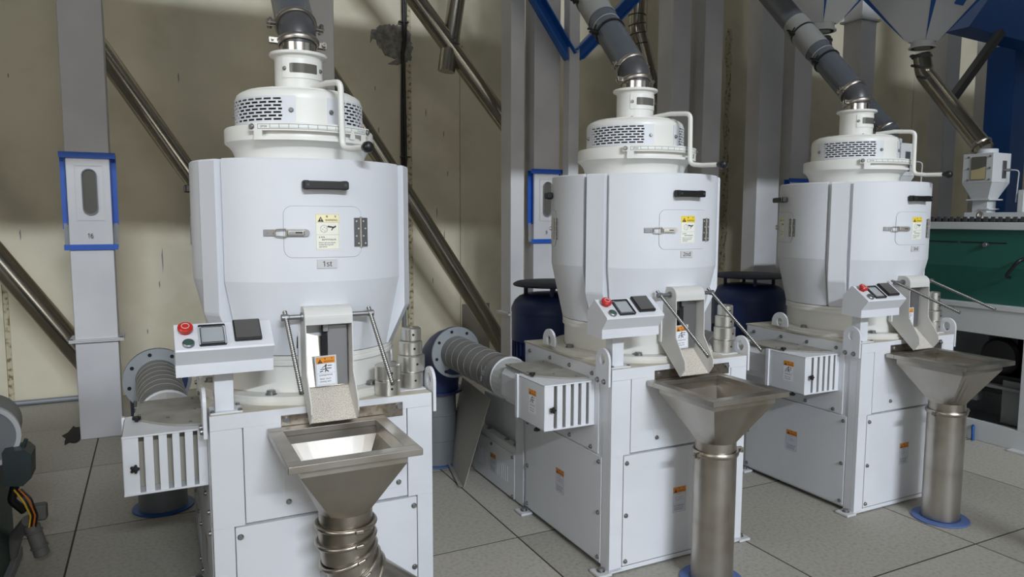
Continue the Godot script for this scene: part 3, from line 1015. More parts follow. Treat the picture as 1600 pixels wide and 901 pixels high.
func machine_base(t: Node3D, panel_lt: Texture2D):
	var XL := -0.382
	var XR := 0.376
	var ZF := 0.402
	var ZB := -0.41
	var mb := MB.new()
	mb.span(Vector3(XL + 0.006, 0.02, ZB + 0.004), Vector3(XR - 0.006, 0.899, ZF - 0.022), 0.0)
	var body := part("base_body", mb, M.white, t)
	# corner posts and front sheets
	var ps := MB.new()
	ps.span(Vector3(XL, 0.012, 0.337), Vector3(XL + 0.0035, 0.9, ZF - 0.0215), 0.001)
	ps.span(Vector3(XL, 0.53, ZF - 0.021), Vector3(-0.2838, 0.8605, ZF), 0.0008)
	ps.span(Vector3(XL, 0.012, ZF - 0.021), Vector3(-0.3175, 0.53, ZF), 0.0008)
	part("corner_post", ps, M.white, body)
	var p2 := MB.new()
	p2.span(Vector3(0.2818, 0.53, ZF - 0.021), Vector3(XR, 0.8605, ZF), 0.0008)
	p2.span(Vector3(0.317, 0.012, ZF - 0.021), Vector3(XR, 0.53, ZF), 0.0008)
	p2.span(Vector3(XR - 0.0035, 0.012, 0.337), Vector3(XR, 0.9, ZF - 0.0215), 0.001)
	part("corner_post", p2, M.white, body)
	var p3 := MB.new()
	p3.span(Vector3(XL, 0.861, ZF - 0.021), Vector3(XR, 0.9095, ZF), 0.0008)
	part("front_rail", p3, M.white, body)
	var up := MB.new()
	up.span(Vector3(-0.2803, 0.5355, ZF - 0.02), Vector3(0.2785, 0.861, ZF + 0.0002), 0.0012)
	up.span(Vector3(-0.157, 0.573, ZF), Vector3(0.262, 0.7, ZF + 0.002), 0.0008)
	var upper := part("upper_front_panel", up, M.white, body)
	for q in [Vector2(-0.142, 0.587), Vector2(0.245, 0.592)]:
		bolt(Vector3(q.x, q.y, ZF + 0.002), Vector3(0, 0, 1), upper, 0.95)
	var lo := MB.new()
	lo.span(Vector3(-0.3145, 0.03, ZF - 0.02), Vector3(0.3135, 0.5265, ZF + 0.0025), 0.0015)
	var lower := part("lower_front_panel", lo, M.white, body)
	for x in [-0.3, 0.302]:
		for y in [0.493, 0.258, 0.05]:
			bolt(Vector3(x, y, ZF + 0.0025), Vector3(0, 0, 1), lower)
	var sl := MB.new()
	sl.span(Vector3(XL, 0.006, ZF - 0.004), Vector3(XR, 0.026, ZF), 0.001)
	part("sill_rail", sl, M.white, body)
	var lb := MB.new()
	lb.xf = Transform3D(Basis.IDENTITY, Vector3(-0.006, 0.282, ZF + 0.003))
	lb.quad(Vector3(-0.038, -0.06, 0), Vector3(0.038, -0.06, 0), Vector3(0.038, 0.06, 0), Vector3(-0.038, 0.06, 0), Vector3(0, 0, 1))
	part("warning_label", lb, print_mat(panel_lt), lower)
	# sides
	for s in [-1.0, 1.0]:
		var X: float = XL if s < 0 else XR
		var d1 := MB.new()
		d1.span(Vector3(X - s * 0.006, 0.03, -0.374), Vector3(X + s * 0.0025, 0.512, 0.333), 0.0015)
		var lp := part("lower_side_panel", d1, M.white, body)
		var d2 := MB.new()
		d2.span(Vector3(X - s * 0.006, 0.517, -0.395), Vector3(X + s * 0.001, 0.9, 0.302), 0.0015)
		var upn := part("upper_side_panel", d2, M.white, body)
		for z in [-0.36, 0.314]:
			for y in [0.486, 0.255, 0.05]:
				bolt(Vector3(X + s * 0.0025, y, z), Vector3(s, 0, 0), lp)
		for q in [[-0.13, 0.871], [0.055, 0.869], [0.248, 0.868], [0.246, 0.534], [0.063, 0.538], [-0.34, 0.87]]:
			bolt(Vector3(X + s * 0.001, q[1], q[0]), Vector3(s, 0, 0), upn)
		if s < 0:
			var l2 := MB.new()
			l2.at(Vector3(X - 0.0032, 0.284, -0.022), Basis(Vector3(0, 0, 1), Vector3.UP, Vector3(-1, 0, 0)))
			l2.quad(Vector3(-0.04, -0.06, 0), Vector3(0.04, -0.06, 0), Vector3(0.04, 0.06, 0), Vector3(-0.04, 0.06, 0), Vector3(0, 0, 1))
			part("warning_label", l2, print_mat(panel_lt), lp)
		# lifting lugs
		for w in [[0.352, 0.838], [-0.145, 0.93]]:
			var lug := MB.new()
			var lx: float = X + s * 0.012 if w[0] > 0 else X - s * 0.004
			lug.xf = Transform3D(Basis(Vector3(0, 0, 1), Vector3.UP, Vector3(-1, 0, 0)), Vector3(lx, 0, w[0]))
			var top := 0.987 if w[0] > 0 else 1.0
			var hw := 0.05 if w[0] > 0 else 0.058
			var ol := PackedVector2Array([Vector2(-hw, w[1]), Vector2(hw, w[1])])
			for i in 13:
				var f := PI * i / 12.0
				ol.append(Vector2(hw * cos(f), top - hw + 0.01 + hw * sin(f)))
			var hole := PackedVector2Array()
			for i in 16: hole.append(Vector2(0.02 * cos(TAU * i / 16), top - hw + 0.012 + 0.024 * sin(TAU * i / 16)))
			lug.prism(holed(ol, hole), -0.005, 0.006)
			var lo2 := part("lifting_lug", lug, M.white, t)
			if w[0] > 0:
				for z in [0.318, 0.368]:
					bolt(Vector3(X + s * 0.018, 0.855, z), Vector3(s, 0, 0), lo2, 1.2)
	# top deck
	var tp := MB.new()
	tp.span(Vector3(XL + 0.001, 0.9005, ZB), Vector3(XR - 0.001, 0.911, ZF - 0.0008), 0.001)
	part("base_deck", tp, M.dusty, body)
	var ft := []
	for x in [XL - 0.022, XR + 0.022]:
		for z in [ZB + 0.05, ZF - 0.03]:
			var f := MB.new()
			f.span(Vector3(x - 0.035, 0.0, z - 0.04), Vector3(x + 0.035, 0.014, z + 0.04), 0.004)
			var foot := part("foot_plate", f, M.greywhite, t)
			bolt(Vector3(x, 0.014, z), Vector3.UP, foot, 1.8)
	# hopper bracket side: bolted strip is part of the hopper. Motor end of the base
	var me := MB.new()
	me.span(Vector3(XL + 0.002, 0.015, -1.10), Vector3(XR - 0.002, 0.285, -0.455), 0.003)
	me.span(Vector3(XL - 0.001, 0.012, -0.502), Vector3(XL + 0.05, 0.5, -0.412), 0.002)
	me.span(Vector3(XL + 0.06, 0.285, -1.05), Vector3(XR - 0.06, 0.5, -0.40), 0.003)
	me.span(Vector3(-0.27, 0.49, -1.04), Vector3(0.27, 0.70, -0.40), 0.004)
	var mbase := part("motor_bed", me, M.white, t)
	var ra := MB.new()
	ra.span(Vector3(XL - 0.002, 0.27, -1.09), Vector3(XL + 0.045, 0.306, -0.503), 0.003)
	part("slide_rail", ra, M.greywhite, mbase)
	for z in [-0.55, -0.66, -0.9]:
		bolt(Vector3(XL + 0.025, 0.306, z), Vector3.UP, mbase, 1.4)
	var vp := MB.new()   # louvred panel built round its slits
	var zs := []
	for c in [[-0.995, -0.856], [-0.727, -0.585]]:
		for i in 6: zs.append(lerpf(c[0], c[1], i / 5.5))
	var zprev := -1.06
	for z in zs:
		vp.span(Vector3(XL - 0.002, 0.085, zprev), Vector3(XL + 0.002, 0.178, z), 0.0)
		zprev = z + 0.0115
	vp.span(Vector3(XL - 0.002, 0.085, zprev), Vector3(XL + 0.002, 0.178, -0.515), 0.0)
	vp.span(Vector3(XL - 0.002, 0.012, -1.06), Vector3(XL + 0.002, 0.085, -0.515), 0.0)
	vp.span(Vector3(XL - 0.002, 0.178, -1.06), Vector3(XL + 0.002, 0.262, -0.515), 0.0)
	var vpan := part("louvre_panel", vp, M.white, mbase)
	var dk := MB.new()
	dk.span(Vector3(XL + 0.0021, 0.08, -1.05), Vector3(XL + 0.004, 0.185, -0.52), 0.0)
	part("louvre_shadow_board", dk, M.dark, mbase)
	for q in [[0.243, -0.539], [0.244, -0.81], [0.023, -0.537]]:
		bolt(Vector3(XL - 0.002, q[0], q[1]), Vector3(-1, 0, 0), vpan)
	var l3 := MB.new()
	l3.at(Vector3(XL - 0.0027, 0.135, -0.79), Basis(Vector3(0, 0, 1), Vector3.UP, Vector3(-1, 0, 0)))
	l3.quad(Vector3(-0.038, -0.056, 0), Vector3(0.038, -0.056, 0), Vector3(0.038, 0.056, 0), Vector3(-0.038, 0.056, 0), Vector3(0, 0, 1))
	part("warning_label", l3, print_mat(panel_lt), vpan)

func build_machine() -> Node3D:
	var t := Node3D.new()
	t.name = numbered("rice_milling_machine")
	add_child(t)
	var door_lt := label_tex("door")
	var flap_lt := label_tex("flap")
	var panel_lt := label_tex("panel")
	machine_base(t, panel_lt)
	var wt := MB.new()
	wt.span(Vector3(0.275, 0.9095, 0.235), Vector3(0.375, 0.914, 0.345), 0.001)
	part("weight_tray", wt, M.white, t)
	# flanged ring and lower cylinder
	var mb := MB.new()
	mb.lathe([Vector2(0, 0.911), Vector2(0.392, 0.911), Vector2(0.394, 0.914), Vector2(0.394, 0.922), Vector2(0.389, 0.9245), Vector2(0.389, 0.937), Vector2(0.386, 0.94), Vector2(0.33, 0.94)], 72)
	var rg := part("bolted_ring", mb, M.ringwhite, t)
	for i in 6:
		var x := tangent(30.0 + 60 * i, 0.352, 0.94)
		bolt(x.origin, Vector3.UP, rg, 1.9)
	var lc := MB.new()
	lc.lathe([Vector2(0.328, 0.94), Vector2(0.328, 1.035), Vector2(0.337, 1.037), Vector2(0.337, 1.051), Vector2(0.334, 1.053), Vector2(0.334, 1.055), Vector2(0.337, 1.057), Vector2(0.337, 1.071), Vector2(0.3, 1.073)], 72)
	part("lower_cylinder", lc, M.cream, t)
	var core := MB.new()
	core.lathe([Vector2(0.30, 1.072), Vector2(0.322, 1.078), Vector2(0.372, 1.31), Vector2(0.372, 1.736), Vector2(0.2, 1.736)], 60)
	part("drum_core", core, M.white, t)
	for k in 3:
		var door := drum_door(t, 120.0 * k, door_lt, true)
		var pil := MB.new()
		pil.xf = Transform3D(Basis(Vector3(sin(deg_to_rad(60 + 120 * k)), 0, cos(deg_to_rad(60 + 120 * k))), Vector3.UP, Vector3(-cos(deg_to_rad(60 + 120 * k)), 0, sin(deg_to_rad(60 + 120 * k)))), Vector3.ZERO)
		pil.prism(PackedVector2Array([Vector2(0.30, 1.073), Vector2(0.338, 1.073), Vector2(0.402, 1.212), Vector2(0.404, 1.222), Vector2(0.404, 1.738), Vector2(0.40, 1.744), Vector2(0.30, 1.744)]), -0.043, 0.043)
		part("pillar", pil, M.white, t)
	# upper housing
	var uh := MB.new()
	uh.lathe([Vector2(0.235, 1.736), Vector2(0.2355, 1.755), Vector2(0.2385, 1.775), Vector2(0.246, 1.793), Vector2(0.258, 1.808), Vector2(0.268, 1.815), Vector2(0.2713, 1.819), Vector2(0.2713, 1.866), Vector2(0.268, 1.871), Vector2(0.235, 1.873), Vector2(0.0, 1.873)], 80, 0.0, TAU, false, 35.0)
	var hous := part("upper_housing", uh, M.cream, t)
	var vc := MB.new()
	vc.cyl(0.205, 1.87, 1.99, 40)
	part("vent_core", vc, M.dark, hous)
	var vh := MB.new()
	vh.lathe([Vector2(0.215, 1.873), Vector2(0.230, 1.873), Vector2(0.230, 1.884), Vector2(0.215, 1.884)], 72, 0.0, TAU, true)
	vh.lathe([Vector2(0.215, 1.966), Vector2(0.230, 1.966), Vector2(0.2295, 1.980), Vector2(0.225, 1.992), Vector2(0.214, 2.001), Vector2(0.200, 2.005), Vector2(0.18, 2.005), Vector2(0.18, 1.966)], 72, 0.0, TAU, true, 35.0)
	for c in [0, 120, 240]:
		vh.lathe([Vector2(0.215, 1.88), Vector2(0.2298, 1.88), Vector2(0.2298, 1.97), Vector2(0.215, 1.97)], 12, deg_to_rad(c - 24.5), deg_to_rad(c + 24.5), true)
	var hood := part("vent_hood", vh, M.cream, t)
	for c in [60, 180, 300]:
		grille(t, c - 46, c + 46, c - 35, c + 35, 8)
	var tp := MB.new()
	tp.lathe([Vector2(0.0, 2.003), Vector2(0.2, 2.003), Vector2(0.2, 2.007), Vector2(0.198, 2.009), Vector2(0.0, 2.009)], 64)
	var top := part("top_plate", tp, M.cream, t)
	for i in 6: bolt(tangent(20 + 60 * i, 0.185, 2.009).origin, Vector3.UP, top, 0.6)
	var nk := MB.new()
	nk.lathe([Vector2(0.118, 2.009), Vector2(0.118, 2.016), Vector2(0.116, 2.018), Vector2(0.092, 2.018), Vector2(0.0875, 2.022), Vector2(0.0875, 2.132), Vector2(0.092, 2.142), Vector2(0.1045, 2.147), Vector2(0.1062, 2.150), Vector2(0.1062, 2.155), Vector2(0.1042, 2.158), Vector2(0.06, 2.158)], 56, 0.0, TAU, false, 30.0)
	var neck := part("inlet_neck", nk, M.cream, t)
	for i in 3: bolt(tangent(45 + 40 * i, 0.108, 2.018).origin, Vector3.UP, neck, 0.6)
	var np := MB.new()
	np.bent_round(0.087, 0.0905, deg_to_rad(2), 0.165, 2.06, 2.13, 0.004)
	var nplate := part("sight_plate", np, M.cream, neck)
	var ns := MB.new()
	ns.bent_round(0.0905, 0.0912, deg_to_rad(2), 0.106, 2.079, 2.113, 0.004)
	part("sight_glass", ns, M.sight, neck)
	for a in [-46, 46]:
		var x := tangent(a + 2, 0.0905, 2.094)
		bolt(x.origin, x.basis.z, neck, 0.75)
	# setting scale: curved plate with an arc slot
	var sc := MB.new()
	var arc := func(ra: float, rb: float, fa: float, fb: float, ya: float, yb: float):
		sc.lathe([Vector2(ra, ya), Vector2(rb, ya), Vector2(rb, yb), Vector2(ra, yb)], maxi(1, int(absf(fb - fa) / 4)), deg_to_rad(fa), deg_to_rad(fb), true)
	arc.call(0.2885, 0.292, -46, 46, 1.846, 1.874)
	arc.call(0.2885, 0.292, -42, -36, 1.815, 1.846)
	arc.call(0.2885, 0.292, 37, 42, 1.815, 1.846)
	arc.call(0.2885, 0.292, -36, 37, 1.815, 1.826)
	arc.call(0.27, 0.2885, -46, -42, 1.85, 1.87)
	arc.call(0.27, 0.2885, 43, 46, 1.85, 1.87)
	var scale_o := part("setting_scale", sc, M.cream, t)
	var sb := MB.new()
	sb.bent(0.2923, deg_to_rad(-39), deg_to_rad(40.5), 1.851, 1.868, 24)
	var strip := part("scale_strip", sb, print_mat(scale_tex()), scale_o)
	for a in [-43.5, 43.5]:
		var x := tangent(a, 0.292, 1.86)
		bolt(x.origin, x.basis.z, scale_o)
	var pt := MB.new()
	pt.xf = tangent(27, 0.2935, 1.845)
	pt.prism(PackedVector2Array([Vector2(-0.012, -0.018), Vector2(0.012, -0.018), Vector2(0.01, 0.0), Vector2(0.003, 0.018), Vector2(0.0, 0.018), Vector2(-0.006, 0.0)]), 0.0, 0.003)
	part("pointer", pt, M.cream, scale_o)
	# setting lever
	var lv := MB.new()
	lv.tube(fillet([Vector3(0.03, 2.022, 0.11), Vector3(0.058, 2.028, 0.2), Vector3(0.086, 2.018, 0.302), Vector3(0.089, 1.794, 0.303), Vector3(0.108, 1.786, 0.36), Vector3(0.13, 1.784, 0.45)], 0.03, 6), 0.0105, 14)
	lv.box(Vector3(0.036, 2.014, 0.12), Vector3(0.05, 0.01, 0.05), 0.003)
	var lever := part("setting_lever", lv, M.cream, t)
	var kb := MB.new()
	kb.xf = Transform3D(basis_y(Vector3(0.13, 1.784, 0.45) - Vector3(0.108, 1.786, 0.36)), Vector3(0.13, 1.784, 0.45))
	kb.lathe([Vector2(0, -0.008), Vector2(0.012, -0.008), Vector2(0.014, 0.0), Vector2(0.019, 0.01), Vector2(0.0195, 0.022), Vector2(0.016, 0.032), Vector2(0.008, 0.037), Vector2(0, 0.038)], 20)
	part("lever_knob", kb, M.black, lever)
	suction_box(t, flap_lt)
	control_box(t)
	chute(t, flap_lt)
	return t

func scale_tex() -> ImageTexture:
	var img := Image.create(640, 28, false, Image.FORMAT_RGB8)
	img.fill(c8(232, 234, 228))
	var ink := c8(50, 50, 52)
	for q in [[0, 1, 640, 1], [0, 26, 640, 26], [1, 0, 1, 28], [638, 0, 638, 28]]: line(img, Vector2(q[0], q[1]), Vector2(q[2], q[3]), 2, ink)
	stamp(img, "OPEN", 14, 20, 16, ink)
	stamp(img, "CLOSE", 588, 20, 16, ink)
	for i in 11:
		line(img, Vector2(70 + i * 51, 4), Vector2(70 + i * 51, 22), 2, ink)
	line(img, Vector2(70, 20), Vector2(580, 20), 1, ink)
	return ImageTexture.create_from_image(img)

func number_tag(t: Node3D, s: String):
	var mb := MB.new()
	mb.xf = tangent(0.9, RD + 0.001, 1.393)
	mb.box(Vector3(0, 0, 0.0005), Vector3(0.066, 0.031, 0.003), 0.0008)
	var o := part("number_plate", mb, M.tagm, t)
	text_part(s, 0.019, tangent(0.9, RD + 0.0033, 1.393), M.ink, o)

# ---------- things fitted to each machine ----------
func clamp_ring(mb: MB, r: float, ears: Array):   # band clamp with bolted ears, in the frame of mb.xf (axis y)
	var keep := mb.xf
	mb.lathe([Vector2(r, -0.011), Vector2(r + 0.006, -0.011), Vector2(r + 0.010, -0.004), Vector2(r + 0.010, 0.004), Vector2(r + 0.006, 0.011), Vector2(r, 0.011)], 40, 0.0, TAU, true)
	for e in ears:
		var f := deg_to_rad(e)
		mb.xf = keep * Transform3D(Basis(Vector3(cos(f), 0, -sin(f)), Vector3.UP, Vector3(sin(f), 0, cos(f))), Vector3.ZERO)
		mb.box(Vector3(-0.007, 0, r + 0.022), Vector3(0.005, 0.022, 0.032), 0.001)
		mb.box(Vector3(0.007, 0, r + 0.022), Vector3(0.005, 0.022, 0.032), 0.001)
		mb.xf = mb.xf * Transform3D(basis_y(Vector3.RIGHT), Vector3(0, 0, r + 0.026))
		mb.cyl(0.005, -0.022, 0.022, 8)
		mb.cyl(0.009, -0.022, -0.014, 6)
	mb.xf = keep

func feed_pipe(O: Vector3, which: String) -> Node3D:
	var t := thing("feed_pipe", "dark plastic feed pipe sloping up from the neck of the machine tagged " + which, "pipe", O, "feed pipes above the milling machines")
	var d := Vector3(0, 0.737, -0.676).normalized()
	var bend := Vector3(0, 2.236, 0.0)
	var sp := MB.new()
	sp.cyl(0.0655, 2.158, 2.2, 40)
	part("steel_spigot", sp, M.mirror, t)
	var el := MB.new()
	el.tube(fillet([Vector3(0, 2.196, 0), bend, bend + d * 0.07], 0.05, 8), 0.0675, 40)
	part("elbow", el, M.cuff, t)
	var lo := MB.new()
	lo.tube([bend + d * 0.056, bend + d * 0.46], 0.072, 40)
	part("lower_tube", lo, M.hose, t)
	var jn := MB.new()
	jn.xf = Transform3D(basis_y(d), bend + d * 0.38)
	jn.ring(0.0722, 0.0016, 0.0, 40, 6)
	part("joint_line", jn, M.flexband, t)
	var cl := MB.new()
	cl.xf = Transform3D(basis_y(d), bend + d * 0.435)
	cl.lathe([Vector2(0.0735, 0.0), Vector2(0.0765, 0.0), Vector2(0.0765, 0.262), Vector2(0.0735, 0.262)], 44, 0, TAU, true)
	part("clear_sleeve", cl, M.clear, t)
	var hi := MB.new()
	hi.tube([bend + d * 0.66, bend + d * 2.4], 0.072, 40)
	part("upper_tube", hi, M.hose, t)
	for w in [[Vector3(0, 2.203, 0.0), Vector3(0, 1, -0.22)], [bend + d * 0.056, d]]:
		var c := MB.new()
		c.xf = Transform3D(basis_y(w[1]), w[0])
		clamp_ring(c, 0.0685, [-90, 95])
		part("band_clamp", c, M.steel, t)
	for s in [0.33, 0.60]:
		var c := MB.new()
		c.xf = Transform3D(basis_y(d), bend + d * s)
		c.lathe([Vector2(0.0725, -0.006), Vector2(0.0785, -0.006), Vector2(0.0785, 0.006), Vector2(0.0725, 0.006)], 40, 0, TAU, true)
		c.box(Vector3(-0.09, 0, -0.01), Vector3(0.035, 0.03, 0.02), 0.003)
		c.tube([Vector3(-0.09, 0, -0.03), Vector3(-0.098, 0.0, 0.03)], 0.004, 8)
		c.box(Vector3(-0.112, 0.012, -0.004), Vector3(0.03, 0.006, 0.012), 0.002)
		c.box(Vector3(-0.112, -0.012, -0.004), Vector3(0.03, 0.006, 0.012), 0.002)
		part("wing_clamp", c, M.black, t)
	return t

func rect_ring(x0: float, x1: float, z0: float, z1: float, y: float, k := 8) -> Array:
	var out := []
	for q in [[x0, z0, x1, z0], [x1, z0, x1, z1], [x1, z1, x0, z1], [x0, z1, x0, z0]]:
		for i in k: out.append(Vector3(lerpf(q[0], q[2], float(i) / k), y, lerpf(q[1], q[3], float(i) / k)))
	return out

func disc_ring(c: Vector3, r: float, k := 32) -> Array:   # same order as rect_ring: starts at the corner (-x, -z)
	var out := []
	for i in k:
		var a := deg_to_rad(225.0) + TAU * i / k
		out.append(c + Vector3(r * cos(a), 0, r * sin(a)))
	return out

func hopper(O: Vector3, which: String, bent_pipe: bool) -> Node3D:
	var t := thing("discharge_hopper", "square steel funnel hopper %s, under the chute of the machine tagged %s" % ["with segmented bent pipe" if bent_pipe else "on straight pipe", which], "hopper", O, "steel discharge hoppers")
	var rim := MB.new()
	var x0 := -0.207
	var x1 := 0.192
	var z0 := 0.412
	var z1 := 0.829
	for q in [[x0, x1, z0, z0 + 0.045], [x0, x1, z1 - 0.045, z1]]:
		rim.span(Vector3(q[0], 0.829, q[2]), Vector3(q[1], 0.851, q[3]), 0.002)
	for q in [[x0, x0 + 0.045], [x1 - 0.045, x1]]:
		rim.span(Vector3(q[0], 0.829, z0 + 0.0445), Vector3(q[1], 0.851, z1 - 0.0445), 0.002)
	part("rim", rim, M.steel, t)
	var br := MB.new()
	br.span(Vector3(-0.16, 0.838, 0.402), Vector3(0.263, 0.888, 0.407), 0.001)
	br.span(Vector3(-0.16, 0.834, 0.404), Vector3(0.2, 0.839, 0.42), 0.001)
	var bk := part("mounting_strip", br, M.plate, t)
	bolt(Vector3(-0.142, 0.872, 0.407), Vector3(0, 0, 1), bk, 1.2)
	bolt(Vector3(0.248, 0.874, 0.407), Vector3(0, 0, 1), bk, 1.2)
	var f := MB.new()
	var a := rect_ring(-0.168, 0.155, 0.447, 0.79, 0.832)
	var b := rect_ring(-0.168, 0.155, 0.447, 0.79, 0.80)
	var c := disc_ring(Vector3(0, 0.62, 0.62), 0.085)
	f.loft(a, b); f.loft(b, c)
	var a2 := rect_ring(-0.165, 0.152, 0.45, 0.787, 0.832)
	var b2 := rect_ring(-0.165, 0.152, 0.45, 0.787, 0.80)
	var c2 := disc_ring(Vector3(0, 0.62, 0.62), 0.082)
	f.loft(a2, b2, false); f.loft(b2, c2, false)
	part("funnel", f, M.steel, t)
	var th := MB.new()
	th.at(Vector3(0, 0, 0.62))
	th.lathe([Vector2(0.082, 0.56), Vector2(0.085, 0.56), Vector2(0.085, 0.626), Vector2(0.082, 0.626)], 40, 0, TAU, true)
	part("throat", th, M.steel, t)
	if bent_pipe:
		var bendc := Vector3(0.24, 0.525, 0.62)
		var last := Vector3(0, 0.575, 0.62)
		var ang := 0.0
		var pts := [last]
		for i in 4:
			var g := deg_to_rad(13.5 * i)
			pts.append(bendc + Vector3(-0.24 * cos(g), -0.24 * sin(g), 0))
		for i in pts.size() - 1:
			var s := MB.new()
			s.tube([pts[i], pts[i + 1] + (pts[i + 1] - pts[i]).normalized() * 0.006], 0.087, 36, false)
			var seg := part("pipe_segment", s, M.steel, t)
			var g := deg_to_rad(maxf(0.0, 13.5 * i - 6.7))
			var r := MB.new()
			r.xf = Transform3D(Basis(Vector3.BACK, g), pts[i])
			r.ring(0.092, 0.0085, 0.0, 40, 8)
			r.box(Vector3(0.02, 0.0, 0.1), Vector3(0.03, 0.016, 0.014), 0.005)
			part("clamp_band", r, M.steel, seg)
		var d := Vector3(sin(deg_to_rad(44.0 + 6)), -cos(deg_to_rad(44.0 + 6)), 0)
		d = Vector3(0.77, -0.64, 0).normalized()
		var e := MB.new()
		e.tube([pts[-1], pts[-1] + d * 0.56], 0.087, 36)
		part("lower_pipe", e, M.steel, t)
		var r := MB.new()
		r.xf = Transform3D(basis_y(-d), pts[-1])
		r.ring(0.092, 0.0085, 0.0, 40, 8)
		part("clamp_band", r, M.steel, t)
	else:
		var p := MB.new()
		p.at(Vector3(0, 0, 0.62))
		p.cyl(0.0885, 0.004, 0.575, 48)
		part("down_pipe", p, M.steel, t)
		var cb := MB.new()
		cb.at(Vector3(0, 0.57, 0.62))
		clamp_ring(cb, 0.087, [-80, 75])
		part("band_clamp", cb, M.steel, t)
		var fr := MB.new()
		fr.at(Vector3(0, 0, 0.62))
		fr.cyl(0.135, 0.0, 0.008, 48, 0.002)
		part("floor_collar", fr, M.ringblue, t)
		var sm := MB.new()
		sm.at(Vector3(0, 0, 0.62))
		sm.cyl(0.094, 0.008, 0.014, 40, 0.003)
		part("sealant", sm, M.blue, t)
	return t

func suction_line(O: Vector3, which: String):
	var t := thing("suction_hose", "ribbed grey suction hose with steel flange beside the machine tagged " + which, "hose", O, "flexible suction hoses")
	var a := Vector3(-0.5, 0.735, -0.345)
	var b := Vector3(-0.528, 0.761, -0.995)
	var d := (b - a).normalized()
	var h := MB.new()
	h.tube([a, b], 0.099, 44)
	part("hose", h, M.flex, t)
	for i in 6:
		var r := MB.new()
		r.xf = Transform3D(basis_y(d) * Basis(Vector3.RIGHT, 0.05), a.lerp(b, 0.27 + 0.125 * i))
		r.ring(0.0992, 0.0012, 0.0, 44, 6)
		part("hose_rib", r, M.flexband, t)
	var f := MB.new()
	f.xf = Transform3D(basis_y(d), b)
	f.lathe([Vector2(0.098, 0.0), Vector2(0.152, 0.0), Vector2(0.152, 0.012), Vector2(0.098, 0.012)], 56, 0, TAU, true)
	var fl := part("flange", f, M.galv, t)
	for i in 8:
		var k := MB.new()
		k.xf = f.xf * Transform3D(Basis.IDENTITY, Vector3(0.128 * cos(TAU * i / 8 + 0.2), 0, 0.128 * sin(TAU * i / 8 + 0.2)))
		k.lathe([Vector2(0, -0.004), Vector2(0.009, -0.004), Vector2(0.009, 0.0)], 10)
		part("flange_bolt", k, M.dark, fl)
	var c := MB.new()
	c.xf = Transform3D(basis_y(d), a + d * 0.1)
	c.lathe([Vector2(0.0995, -0.008), Vector2(0.102, -0.008), Vector2(0.102, 0.008), Vector2(0.0995, 0.008)], 44, 0, TAU, true)
	c.box(Vector3(-0.1, 0, 0.02), Vector3(0.03, 0.022, 0.03), 0.003)
	c.tube([Vector3(-0.112, 0, -0.02), Vector3(-0.108, 0, 0.06)], 0.006, 8)
	part("hose_clip", c, M.satin, t)

	var e := thing("suction_elbow", "blue suction elbow on a grey floor duct behind the machine tagged " + which, "pipe elbow", O, "blue suction elbows")
	var el := MB.new()
	var pts := []
	for i in 11:
		var g := PI / 2 * i / 10.0
		pts.append(Vector3(-0.528, 0.47 + 0.29 * cos(g), -1.03 - 0.295 * sin(g)))
	pts.push_front(Vector3(-0.528, 0.761, -1.0))
	el.tube(pts, 0.135, 40)
	el.at(Vector3(-0.528, 0, -1.325))
	el.lathe([Vector2(0.12, 0.462), Vector2(0.158, 0.462), Vector2(0.158, 0.476), Vector2(0.12, 0.476)], 44, 0, TAU, true)
	part("elbow", el, M.blue, e)
	var ff := MB.new()
	ff.xf = Transform3D(basis_y(d), b + d * 0.0125)
	ff.lathe([Vector2(0.1, 0.0), Vector2(0.152, 0.0), Vector2(0.152, 0.014), Vector2(0.1, 0.014)], 48, 0, TAU, true)
	part("elbow_flange", ff, M.blue, e)
	var v := MB.new()
	v.at(Vector3(-0.528, 0, -1.325))
	v.lathe([Vector2(0, 0.004), Vector2(0.12, 0.004), Vector2(0.12, 0.158), Vector2(0.1235, 0.163), Vector2(0.12, 0.168), Vector2(0.12, 0.32), Vector2(0.1235, 0.325), Vector2(0.12, 0.33), Vector2(0.12, 0.462), Vector2(0, 0.462)], 48, 0.0, TAU, false, 10.0)
	part("vertical_duct", v, M.greyduct, e)
	var fr := MB.new()
	fr.at(Vector3(-0.528, 0, -1.325))
	fr.cyl(0.153, 0.0, 0.009, 48, 0.002)
	part("floor_collar", fr, M.ringblue if which == "2nd" else M.bluebright, e)

